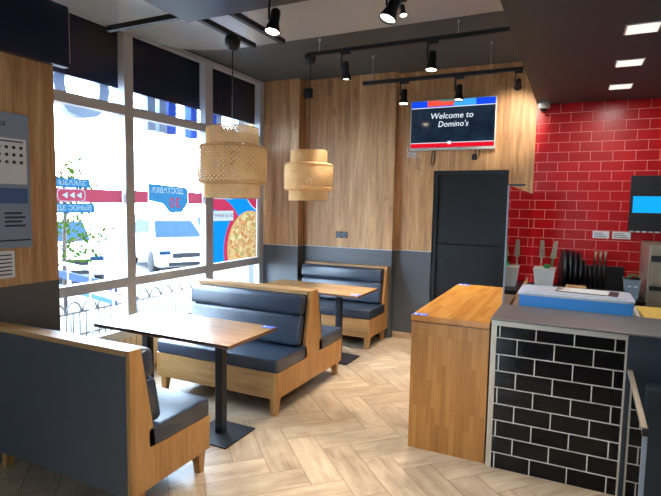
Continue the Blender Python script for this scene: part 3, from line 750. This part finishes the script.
# ------------------------------------------------------------------ window films
XG = XF+.034
fred = film('red_window_film', (96, 36, 46), .02); fblue = film('blue_window_film', (30, 64, 84), .02); fwhite = film('white_window_film', (102, 104, 106), .02)
fdkblue = film('deep_blue_window_film', (12, 42, 76), .02); fposterred = film('poster_red_film', (102, 22, 36), .02)
R_ = lambda y0, y1, z0, z1: [(y0, z0), (y1, z0), (y1, z1), (y0, z1)]
TR = (PI/2, 0, -PI/2)     # text faces the street, so it is seen reversed from inside
def rr_(y0, y1, z0, z1, r=.02): return rounded(R_(y0, y1, z0, z1), r)
def outlines(o):
    """outline loops of a flat lettering mesh, in (y, z)"""
    bm = bmesh.new(); bm.from_mesh(o.data); bmesh.ops.remove_doubles(bm, verts=bm.verts, dist=1e-5)
    mw = Matrix.LocRotScale(o.location+(o.parent.location if o.parent else Vector()), o.rotation_euler, None)
    nxt = {}
    for e in bm.edges:
        if len(e.link_faces) == 1:
            for v, q in ((e.verts[0], e.verts[1]), (e.verts[1], e.verts[0])): nxt.setdefault(v, []).append(q)
    seen = set(); loops = []
    for v in nxt:
        if v in seen: continue
        lp = [v]; seen.add(v)
        while True:
            q = [w for w in nxt[lp[-1]] if w not in seen]
            if not q: break
            lp.append(q[0]); seen.add(q[0])
        if len(lp) > 2: loops.append([((mw @ p.co).y, (mw @ p.co).z) for p in lp])
    bm.free(); return loops
def sheet(name, mat, root, x, poly, holes=()):
    """a flat printed sheet with cut-outs"""
    cu = bpy.data.curves.new(name, 'CURVE'); cu.dimensions = '2D'; cu.fill_mode = 'BOTH'
    for lp in [poly]+list(holes):
        sp = cu.splines.new('POLY'); sp.points.add(len(lp)-1); sp.use_cyclic_u = True
        for pt, (y, z) in zip(sp.points, lp): pt.co = (y, z, 0, 1)
    tmp = bpy.data.objects.new('tmp', cu); COL.objects.link(tmp)
    me = bpy.data.meshes.new_from_object(tmp.evaluated_get(bpy.context.evaluated_depsgraph_get()))
    bpy.data.objects.remove(tmp); bpy.data.curves.remove(cu)
    o = root.location
    for v in me.vertices: y, z = v.co.x, v.co.y; v.co = (x-o.x, y-o.y, z-o.z)
    me.name = name; me.materials.clear(); me.materials.append(mat)
    ob = bpy.data.objects.new(name, me); COL.objects.link(ob); ob.parent = root; return ob
w = thing('arrow_sign', 'three white arrows in a rounded frame on the red window band', 'sticker', (XG, 2.85, 1.69))
arrows = []
for k in range(3):
    y = 2.78+k*.066; a_ = [(y, 1.687), (y+.05, 1.66), (y+.05, 1.714)]; arrows.append(a_); sheet('arrow', fwhite, w, XG, a_)
ring = rr_(2.735, 3.0, 1.634, 1.74, .045); ring2 = rr_(2.741, 2.994, 1.64, 1.734, .041)
sheet('frame_line', fwhite, w, XG, ring, [ring2])
B1 = thing('window_band', 'red film band across the left window behind the arrow sign', 'window film', (XG, 2.9, 1.63), 'red bands across the window')
sheet('band', fred, B1, XG, R_(2.425, 3.39, 1.628, 1.745), [ring, ring2]+arrows)
B2 = thing('window_band', 'red film band across the middle window behind the blue badge', 'window film', (XG, 4.0, 1.63), 'red bands across the window')
sheet('band', fred, B2, XG, R_(3.505, 3.712, 1.628, 1.748)); sheet('band', fred, B2, XG, R_(4.275, 4.51, 1.628, 1.752))
def sticker(label, text, y0, y1, z0, z1, yc, size, sx):
    w = thing('window_sticker', label, 'sticker', (XG, (y0+y1)/2, z0), 'blue window stickers')
    t_ = text_mesh(text, 'lettering', size, fwhite, w, (XG, yc, (z0+z1)/2), TR, 0.0, sx=sx)
    rim = rr_(y0, y1, z0, z1); inn = rr_(y0+.006, y1-.006, z0+.006, z1-.006, .016)
    sheet('sticker_rim', fdkblue, w, XG, rim, [inn]); sheet('film', fblue, w, XG, inn, outlines(t_))
sticker('blue window sticker above the arrow band on left window', 'ЗАКАЗЫ НА', 2.56, 3.045, 1.75, 1.828, 2.825, .06, 1.05)
sticker('blue window sticker below the arrow band on left window', 'ВЫНОС ЗДЕСЬ', 2.56, 3.09, 1.54, 1.62, 2.835, .06, 1.0)
badge = [(3.714, 1.825), (4.25, 1.802), (4.274, 1.775), (4.274, 1.635), (4.18, 1.535), (4.0, 1.535), (3.90, 1.625), (3.714, 1.655)]
bc = Vector((4.0, 1.70)); binner = [tuple(bc+(Vector(p)-bc)*.955) for p in badge]
w = thing('delivery_badge', 'blue delivery badge sticker with red number on the middle window', 'sticker', (XG, 4.0, 1.55))
t1 = text_mesh('ДОСТАВКА', 'lettering', .08, fwhite, w, (XG, 3.98, 1.757), TR, 0.0)
t2 = text_mesh('30', 'number_lettering', .15, fposterred, w, (XG, 4.08, 1.632), TR, 0.0, sx=1.15)
ln = R_(3.75, 4.23, 1.708, 1.716)
sheet('badge_border', fdkblue, w, XG, badge, [binner]); sheet('film', fblue, w, XG, binner, outlines(t1)+outlines(t2))
# pizza poster on the third pane: one printed sheet
def poster_mat():
    t = NT('pizza_poster_print'); c0 = t.n('ShaderNodeTexCoord'); sp = t.n('ShaderNodeSeparateXYZ'); t.l(c0.outputs['Object'], sp.inputs[0])
    Y, Z = sp.outputs[1], sp.outputs[2]           # about the poster's own origin (y 5.1, z 0.95)
    def dist(y, z):
        a = t.math('SUBTRACT', Y, y-5.1); b = t.math('SUBTRACT', Z, z-.95)
        return t.math('SQRT', t.math('ADD', t.math('MULTIPLY', a, a), t.math('MULTIPLY', b, b)))
    def inside(d, r0, r1): return t.math('MULTIPLY', t.math('GREATER_THAN', d, r0), t.math('LESS_THAN', d, r1))
    def rect(y0, y1, z0, z1):
        f = t.math('MULTIPLY', t.math('GREATER_THAN', Y, y0-5.1), t.math('LESS_THAN', Y, y1-5.1))
        return t.math('MULTIPLY', f, t.math('MULTIPLY', t.math('GREATER_THAN', Z, z0-.95), t.math('LESS_THAN', Z, z1-.95)))
    blue, red, white = srgb(6, 66, 108), srgb(102, 24, 38), srgb(104, 104, 104)
    c = t.mix(inside(dist(4.65, 1.04), .53, .70), blue, red)
    c = t.mix(t.math('MULTIPLY', t.math('LESS_THAN', dist(5.50, 1.06), .60), t.math('LESS_THAN', Z, .47)), c, red)
    c = t.mix(inside(dist(5.75, 2.02), .26, .48), c, red); c = t.mix(inside(dist(5.75, 2.02), .48, .495), c, white)
    c = t.mix(t.math('LESS_THAN', dist(5.75, 2.02), .26), c, srgb(110, 84, 50))
    dp = dist(5.45, 1.07)
    vo = t.n('ShaderNodeTexVoronoi'); vo.inputs['Scale'].default_value = 24; t.l(c0.outputs['Object'], vo.inputs[0])
    sc_ = t.n('ShaderNodeSeparateColor'); t.l(vo.outputs['Color'], sc_.inputs[0])
    top = t.ramp(sc_.outputs[0], [(0, srgb(104, 58, 34)), (.25, srgb(112, 84, 50)), (.6, srgb(118, 104, 72)), (.85, srgb(108, 66, 36)), (1, srgb(84, 84, 44))])
    c = t.mix(t.math('LESS_THAN', dp, .48), c, srgb(110, 84, 48)); c = t.mix(t.math('LESS_THAN', dp, .45), c, top)
    c = t.mix(rect(4.68, 5.09, 1.43, 1.55), c, white); c = t.mix(rect(4.70, 5.08, 1.69, 1.79), c, white)
    d = t.n('ShaderNodeBsdfDiffuse'); tl = t.n('ShaderNodeBsdfTranslucent'); t.l(c, d.inputs[0]); t.l(c, tl.inputs[0])
    a = t.n('ShaderNodeMixShader'); t.l(d.outputs[0], a.inputs[1]); t.l(tl.outputs[0], a.inputs[2]); t.l(a.outputs[0], t.out.inputs[0]); return t.m
w = thing('pizza_poster', 'blue and red pizza poster film on the window beside the corner', 'poster', (XG, 5.1, .95))
sheet('printed_sheet', poster_mat(), w, XG, R_(4.65, 5.592, .936, 2.35))
text_mesh('ЗА 30 МИНУТ', 'lettering', .062, fposterred, w, (XG+.002, 4.885, 1.49), TR, 0.0)

# ------------------------------------------------------------------ pendants and tracks
def pendant(label, x, y, zc, track_z):
    o = Vector((x, y, zc)); r = thing('pendant_lamp', label, 'pendant lamp', o, 'woven bamboo pendant lamps')
    m = MB(o); m.lathe([(0, .035), (.03, .035), (.05, .02), (.058, -.01), (.053, -.045), (.03, -.075), (.0, -.08)], (x, y, zc), 24); m.build('canopy', M['blackmatt'], r)
    m = MB(o); m.tube([(x, y, zc-.08), (x, y, 2.02)], .004, 6); m.build('cord', M['rope'], r)
    m = MB(o); m.lathe([(0, 2.03), (.018, 2.03), (.022, 1.97), (.022, 1.93), (0, 1.93)], (x, y, 0), 16); m.build('lamp_socket', M['black'], r)
    m = MB(o); m.lathe([(0, 1.93), (.018, 1.93), (.035, 1.89), (.03, 1.85), (0, 1.835)], (x, y, 0), 16); m.build('bulb', M['white'], r)
    m = MB(o)
    D = -.03
    m.lathe([(.182, 2.225), (.19, 2.215), (.19, 2.10)], (x, y, D), 64, uv=True); m.lathe([(.19, 2.10), (.235, 2.092), (.25, 2.075), (.252, 1.95), (.25, 1.84), (.24, 1.822), (.205, 1.815)], (x, y, D), 64, uv=True); m.lathe([(.205, 1.815), (.206, 1.73), (.2, 1.715)], (x, y, D), 64, uv=True)
    sh = m.build('lamp_shade', M['weave'], r)
    m = MB(o)
    for rad, z in ((.186, 2.222), (.193, 2.098), (.252, 2.075), (.252, 1.84), (.207, 1.815), (.203, 1.715)):
        m.tube([(x+rad*math.cos(2*PI*k/48), y+rad*math.sin(2*PI*k/48), z+D) for k in range(49)], .0035, 5, cap=False)
    m.build('shade_rim', M['tan'], sh)
    return r
pendant('nearer and larger looking woven bamboo pendant in front of the window', -2.285, 3.06, 2.82, 2.86)
pendant('farther woven bamboo pendant in front of the oak back wall', -2.485, 4.62, 3.135, 3.1)

def track(name, label, a, b, z, wires, group='ceiling light tracks', top=CZ):
    o = (Vector((*a, z))+Vector((*b, z)))/2; r = thing(name, label, 'light track', o, group)
    a = Vector(a); b = Vector(b); d = (b-a).normalized(); n = Vector((-d.y, d.x))*.018
    m = MB(o); m.prism([tuple(a+n), tuple(b+n), tuple(b-n), tuple(a-n)], 2, z, z+.035); m.build('rail', M['blackmatt'], r)
    for (wx, wy) in wires:
        m = MB(o); m.tube([(wx, wy, z+.035), (wx, wy, top-.002)], .003, 6); m.lathe([(.012, 0), (.012, -.02), (0, -.02)], (wx, wy, top-.002), 10); m.build('hanging_wire', M['alu'], r)
track('light_track', 'black light track hanging across the ceiling in front of the far pendant', (-2.40, 4.46), (-.45, 4.46), 3.085, [(-2.3, 4.46), (-.97, 4.46)])
track('light_track', 'black light track hung lowest, just above the television', (-2.13, 5.17), (-.5, 5.17), 2.94, [(-2.02, 5.17), (-.8, 5.17)])
track('light_track', 'short black ceiling rail running from the window to the black panel', (-3.09, 2.67), (-2.425, 2.67), 2.86, [(-3.0, 2.67)], top=3.155)
track('light_track', 'black ceiling rail carrying the nearer woven pendant', (-2.33, 2.75), (-2.33, 3.4), 2.86, [(-2.33, 3.3)], top=3.155)
track('light_track', 'black ceiling rail just right of the nearer pendant', (-2.065, 2.75), (-2.065, 3.4), 2.86, [(-2.065, 3.3)], top=3.155)

LS = []
def spot(label, x, y, z, aim, power=60, small=1.0):
    """z: underside of the rail; aim: direction of the beam"""
    o = Vector((x, y, z)); r = thing('track_spotlight', label, 'spotlight', o, 'black track spotlights')
    a = Vector(aim).normalized(); k = small
    m = MB(o); m.box(x-.05*k, x+.05*k, y-.017, y+.017, z-.024, z-.001, bev=.002); m.build('adapter', M['blackmatt'], r)
    h = Vector((x, y, z-.155*k))
    m = MB(o); m.tube([(x-.04*k, y, z-.024), (x-.045*k, y, z-.07*k), (x-.045*k, y, z-.15*k), (x-.01, y, z-.155*k)], .008*k, 8); m.build('arm', M['blackmatt'], r)
    m = MB(o); m.lathe([(0, -.065*k), (.03*k, -.065*k), (.034*k, -.05*k), (.036*k, .03*k), (.052*k, .085*k), (.055*k, .10*k), (.049*k, .10*k), (.046*k, .085*k)], h, 24, axis=a); hs = m.build('lamp_housing', M['blackmatt'], r)
    m = MB(o); m.lathe([(0, .092*k), (.03*k, .092*k), (.047*k, .088*k)], h, 24, axis=a); m.build('lamp_lens', M['bulb'], hs)
    L = bpy.data.lights.new('spot_beam', 'SPOT'); L.energy = power; L.spot_size = math.radians(64); L.spot_blend = .7; L.shadow_soft_size = .03; L.color = (1.0, .90, .77)
    lo = bpy.data.objects.new('spot_beam', L); COL.objects.link(lo); lo.location = a*.115*k+Vector((0, 0, -.155*k)); lo.rotation_euler = a.to_track_quat('-Z', 'Y').to_euler(); lo.parent = r
    return r
SP = 160
spot('black spotlight on the middle track, left of the two', -2.02, 4.46, 3.085, (.02, .12, -1), SP)
spot('black spotlight on the middle track, right one near the television', -1.19, 4.46, 3.085, (-.02, -.15, -1), SP)
spot('black spotlight beside the left top corner of the television', -1.665, 5.17, 2.94, (.02, -.1, -1), SP*.8, .92)
spot('black spotlight hanging in front of the television top edge', -1.095, 5.17, 2.94, (0, -.05, -1), SP*.8, .92)
spot('dark unlit looking spotlight turned away at the right end of the low track', -.54, 5.17, 2.94, (-.15, .9, -.3), SP*.25, .72)
spot('bright spotlight under the black ceiling panel near the nearer pendant', -1.64, 2.6, 2.858, (-.02, -.28, -1), SP*.5, .86)
spot('bright spotlight at the top middle edge of the photo', -.93, 2.66, 2.858, (-.3, -.3, -1), SP*.8, .88)
spot('small spotlight just behind the top middle one on the ceiling', -1.2, 3.64, 3.15, (.2, -.2, -1), SP*.5, .5)
# unseen spotlight added to the same panel to light the counter front
spot('added spotlight under the black ceiling panel, out of view', -.8, 1.6, 2.858, (.1, .3, -1), SP*.9)

# LED panels in the bulkhead
nm = ['nearest visible square ceiling light', 'middle square ceiling light of the visible row', 'farthest square ceiling light near the red wall']
def led(x, y, label):
    o = Vector((x, y, 2.757)); r = thing('ceiling_light', label, 'ceiling light', o, 'square recessed ceiling lights')
    m = MB(o); m.box(x-.095, x+.095, y-.095, y+.095, 2.7510, 2.7565); m.build('frame', M['white'], r)
    m = MB(o); m.box(x-.085, x+.085, y-.085, y+.085, 2.7480, 2.7505); m.build('diffuser', M['ledpanel'], r)
    L = bpy.data.lights.new('panel_beam', 'AREA'); L.energy = LED_W; L.size = .16; L.color = (1, .93, .86)
    lo = bpy.data.objects.new('panel_beam', L); COL.objects.link(lo); lo.location = (0, 0, -.012); lo.parent = r
LED_W = 6.5
for y, lb in ((3.675, 'nearest of the three square ceiling lights, over the crate'), (4.485, 'middle of the three square ceiling lights'), (5.307, 'farthest square ceiling light, nearest the red wall')): led(.317, y, lb)
for y, lb in ((2.865, 'added square ceiling light above the counter front, out of view'), (2.055, 'added square ceiling light out of view above the till'), (1.245, 'added square ceiling light out of view behind the viewer')): led(.317, y, lb)  # unseen lights added on from the visible row, for light from the front

# ------------------------------------------------------------------ outside
GZ = -.15
def paving():
    t = NT('pale_paving'); v = t.coords()
    br = t.n('ShaderNodeTexBrick'); t.l(v, br.inputs['Vector']); br.inputs['Color1'].default_value = srgb(54, 46, 40); br.inputs['Color2'].default_value = srgb(74, 66, 60); br.inputs['Mortar'].default_value = srgb(20, 18, 16)
    br.inputs['Scale'].default_value = 1; br.inputs['Brick Width'].default_value = .24; br.inputs['Row Height'].default_value = .14; br.inputs['Mortar Size'].default_value = .014
    return t.bsdf(br.outputs[0], .8)
m = MB(); m.box(-9.0, -3.86, -12, 30, GZ-.2, GZ); struct(m.build('pavement', paving()))
m = MB(); m.box(-60, -9.0, -30, 60, GZ-.3, GZ-.12); struct(m.build('street', plain('asphalt', (96, 96, 98), .85, var=.15, scale=30)))
carwhite = plain('white_car_paint', (128, 130, 134), .35, spec=.1); cargrey = plain('blue_grey_car_paint', (58, 74, 96), .35, spec=.2)
carglass = plain('car_glass', (14, 30, 44), .5, spec=.02); tyre = plain('tyre_rubber', (12, 13, 15), .8); grille = plain('car_grille', (16, 18, 20), .6, spec=.1)
def car(label, x, y, rz, body):
    o = Vector((x, y, GZ-.12)); r = thing('parked_car', label, 'car', o, 'parked cars outside the window'); r.rotation_euler = (0, 0, rz)
    # local: front towards +x
    m = MB(); prof = [(2.1, .25), (2.12, .5), (2.05, .68), (1.1, .86), (.95, .9), (-2.0, .92), (-2.1, .7), (-2.1, .25)]
    m.prism(prof, 1, -.86, .86, bev=.06, seg=3); m.build('body', body, r, smooth=40)
    m = MB()
    base = [(1.0, -.78, .88), (1.0, .78, .88), (-1.9, .76, .9), (-1.9, -.76, .9)]; top = [(.25, -.6, 1.43), (.25, .6, 1.43), (-1.35, .6, 1.44), (-1.35, -.6, 1.44)]
    A = [m.b.verts.new(p) for p in base]; B = [m.b.verts.new(p) for p in top]
    fs = [m.b.faces.new(B)]
    for i in range(4): fs.append(m.b.faces.new([A[i], A[(i+1) % 4], B[(i+1) % 4], B[i]]))
    m.bevel(fs, .04, 2); m.build('cabin', body, r, smooth=40)
    m = MB(); lerp = lambda p, q, t: tuple(a+(b-a)*t for a, b in zip(p, q))
    def quad(i, j, off, u0=.08, u1=.92, v0=.1, v1=.88):
        b0, b1, t0, t1 = base[i], base[j], top[i], top[j]
        P = lambda u, v: lerp(lerp(b0, b1, u), lerp(t0, t1, u), v)
        q = [P(u0, v0), P(u1, v0), P(u1, v1), P(u0, v1)]; m.face([tuple(c+d for c, d in zip(p, off)) for p in q])
    quad(0, 1, (.012, 0, .012)); quad(1, 2, (0, .02, .006)); quad(3, 0, (0, -.02, .006)); quad(2, 3, (-.02, 0, .01)); m.build('windows', carglass, r)
    for sx in (1.35, -1.3):
        for sy in (.86, -.86):
            m = MB(); m.lathe([(0, -.1), (.22, -.1), (.32, -.09), (.33, .09), (.22, .1), (0, .1)], (sx, sy*.9, .33), 20, axis=(0, 1, 0)); m.build('wheel', tyre, r)
    m = MB(); m.box(2.11, 2.14, -.5, .5, .5, .62); m.box(2.11, 2.14, -.6, .6, .3, .38); m.build('grille', grille, r)
    for sy in (-.68, .68):
        m = MB(); m.box(2.03, 2.10, sy-.14, sy+.14, .58, .68, bev=.02); m.build('headlight', carglass, r)
        m = MB(); m.box(.7, .85, sy*1.36-.1, sy*1.36+.1, .95, 1.08, bev=.03); m.build('mirror', body, r)
    m = MB(); m.box(2.12, 2.135, -.26, .26, .40, .5); m.build('number_plate', M['white'], r)
car('white parked car seen head-on through the middle window', -10.6, 11.2, -.55, carwhite)
car('white parked car seen through the left window', -11.6, 8.4, -.6, carwhite)
car('blue grey parked car half hidden at the edge of the middle window', -12.0, 14.6, -.5, cargrey)
# small tree outside the left window
leafm = NT('pale_leaf'); 
_n = leafm.noise(leafm.coords(), 30, 2)
_c = leafm.ramp(_n, [(.3, srgb(22, 40, 8)), (.7, srgb(46, 62, 18))])
_d = leafm.n('ShaderNodeBsdfDiffuse'); _t = leafm.n('ShaderNodeBsdfTranslucent'); leafm.l(_c, _d.inputs[0]); leafm.l(_c, _t.inputs[0])
_m = leafm.n('ShaderNodeMixShader'); leafm.l(_d.outputs[0], _m.inputs[1]); leafm.l(_t.outputs[0], _m.inputs[2]); leafm.l(_m.outputs[0], leafm.out.inputs[0])
o = Vector((-7.05, 5.2, GZ)); r = thing('young_tree', 'young leafy tree outside the left window', 'tree', o)
m = MB(o); m.tube([(-7.05, 5.2, GZ), (-7.07, 5.2, .8), (-7.04, 5.22, 1.6), (-7.1, 5.2, 2.2)], [.04, .035, .025, .01], 8)
br = []
for k in range(16):
    z = .7+k*.09; a = k*2.4; L_ = .75-.02*k
    e = (-7.05+L_*math.cos(a)*.75, 5.2+L_*math.sin(a)*.75, z+.18); m.tube([(-7.06, 5.2, z), e], [.014, .005], 5); br.append(((-7.06, 5.2, z), e))
m.build('trunk', plain('bark', (44, 36, 28), .9), r)
m = MB(o)
for p, q in br:
    for j in range(26):
        t = random.uniform(.35, 1.1); c = Vector(p).lerp(Vector(q), t)+Vector([random.gauss(0, .09) for _ in range(3)])
        u = Vector([random.gauss(0, 1) for _ in range(3)]).normalized(); v = u.orthogonal().normalized(); s_ = random.uniform(.035, .06)
        m.face([c-u*s_, c+v*s_*.5, c+u*s_, c-v*s_*.5])
f_ = m.build('foliage', leafm.m, r)
# blue barrier, bollard, low fence
o = Vector((-5.6, 4.3, GZ)); r = thing('street_barrier', 'blue street barrier with grey handrail outside the left window', 'barrier', o)
a, b = Vector((-6.6, 4.6)), Vector((-4.7, 4.1))
m = MB(o); d = (b-a).normalized(); n = Vector((-d.y, d.x))*.012
m.prism([tuple(a+n), tuple(b+n), tuple(b-n), tuple(a-n)], 2, .60, .70); m.build('blue_board', plain('barrier_blue', (4, 32, 96), .6, spec=.1), r)
m = MB(o); m.prism([tuple(a+n), tuple(b+n), tuple(b-n), tuple(a-n)], 2, .44, .50); m.build('blue_board', plain('barrier_pale_blue', (34, 64, 104), .6, spec=.1), r)
m = MB(o); m.tube([(*a, .80), (*b, .80)], .022); m.build('handrail', M['alu'], r)
for t in (0.02, .35, .68, .98):
    p = a.lerp(b, t); m = MB(o); m.tube([(p.x, p.y, GZ), (p.x, p.y, .80)], .02); m.build('post', M['alu'], r)
o = Vector((-5.4, 5.0, GZ)); r = thing('low_fence', 'low ornamental metal fence with arched tops along the pavement outside', 'fence', o)
fm = plain('fence_grey_metal', (80, 80, 80), .6, spec=.1)
F0, F1 = 3.3, 6.4
m = MB(o); m.tube([(-5.4, F0, .28), (-5.4, F1, .28)], .014, 6); m.tube([(-5.4, F0, .0), (-5.4, F1, .0)], .014, 6); m.build('rails', fm, r)
m = MB(o)
for k in range(34):
    y = F0+.03+k*.092; m.tube([(-5.4, y, GZ), (-5.4, y, .30)], .009, 5)
m.build('bars', fm, r)
m = MB(o)
for k in range(14):
    y = F0+.02+k*.22; m.tube([(-5.4, y+.1+.1*math.cos(PI*q/10), .28+.13*math.sin(PI*q/10)) for q in range(11)], .012, 6)
m.build('arches', fm, r)
for y in (F0-.02, 4.85, F1+.02):
    m = MB(o); m.box(-5.43, -5.37, y-.03, y+.03, GZ, .36); m.build('post', fm, r)
for k, (x, y, lb) in enumerate(((-6.3, 5.05, 'short steel bollard on the pavement outside the left window'), (-6.3, 5.9, 'steel bollard on the pavement farther from the window'))):
    o = Vector((x, y, GZ)); r = thing('bollard', lb, 'bollard', o, 'bollards outside the window')
    m = MB(o); m.tube([(x, y, GZ), (x, y, .28)], .045, 14); m.build('post', M['alu'], r)
    m = MB(o); m.lathe([(.05, .0), (.05, .03), (.03, .06), (0, .065)], (x, y, .28), 14); m.build('cap', M['alu'], r)
# channel letters of the shop sign, seen from behind
sl_ = thing('sign_lettering', 'large outdoor channel letters seen from behind above the window', 'sign', (-4.15, 4.2, 2.4))
lt = plain('sign_letter_back', (170, 186, 206), .5, spec=.1); lt2 = plain('sign_letter_blue', (70, 100, 195), .5, spec=.1)
txt = "s'onimoD"
word = "Domino's"
def letter(ch, y, mat, sz=1.25):
    g = text_mesh(ch, 'sign_letter', sz, mat, sl_, (-4.15, y, 2.78), TR, .05)
    return g
for ch, y, mt in zip(word, (6.15, 5.45, 4.75, 4.25, 3.9, 3.25, 2.75, 2.4), (lt, lt, lt2, lt, lt, lt, lt, lt)): letter(ch, y, mt)
m = MB(sl_.location); m.box(-4.12, -4.08, 2.0, 6.6, 2.88, 2.92); m.build('mounting_rail', M['alu'], sl_)
# ------------------------------------------------------------------ light, camera, view
wd = bpy.data.worlds.new('sky'); S.world = wd; wd.use_nodes = True
bg = wd.node_tree.nodes['Background']; bg.inputs[0].default_value = (.60, .79, 1.0, 1); bg.inputs[1].default_value = 29.0
sun = bpy.data.lights.new('sun', 'SUN'); sun.energy = 22; sun.angle = .02; sun.color = (1, .95, .88)
so = bpy.data.objects.new('sun', sun); COL.objects.link(so); so.rotation_euler = Vector((-.5, -.3, -.8)).to_track_quat('-Z', 'Y').to_euler()

cam = bpy.data.cameras.new('camera'); co = bpy.data.objects.new('camera', cam); COL.objects.link(co)
yaw, pitch, roll = map(math.radians, (25.6742, 4.95663, 1.02953))
f = Vector((-math.sin(yaw)*math.cos(pitch), math.cos(yaw)*math.cos(pitch), -math.sin(pitch)))
r0 = Vector((math.cos(yaw), math.sin(yaw), 0)); u0 = r0.cross(f)
rv = math.cos(roll)*r0+math.sin(roll)*u0; uv_ = -math.sin(roll)*r0+math.cos(roll)*u0
co.matrix_world = Matrix(((rv.x, uv_.x, -f.x, 0), (rv.y, uv_.y, -f.y, 0), (rv.z, uv_.z, -f.z, 1.65), (0, 0, 0, 1)))
cam.sensor_width = 36; cam.sensor_fit = 'HORIZONTAL'; cam.lens = 503.4/661*36; cam.clip_start = .05; cam.clip_end = 200
S.camera = co
S.view_settings.view_transform = 'Standard'; S.view_settings.look = 'None'; S.view_settings.exposure = 0.3; S.view_settings.gamma = 1.0
S.view_settings.use_curve_mapping = False
S.cycles.use_denoising = True; S.cycles.max_bounces = 10; S.cycles.transparent_max_bounces = 24
S.cycles.caustics_reflective = False; S.cycles.caustics_refractive = False; S.cycles.sample_clamp_indirect = 6
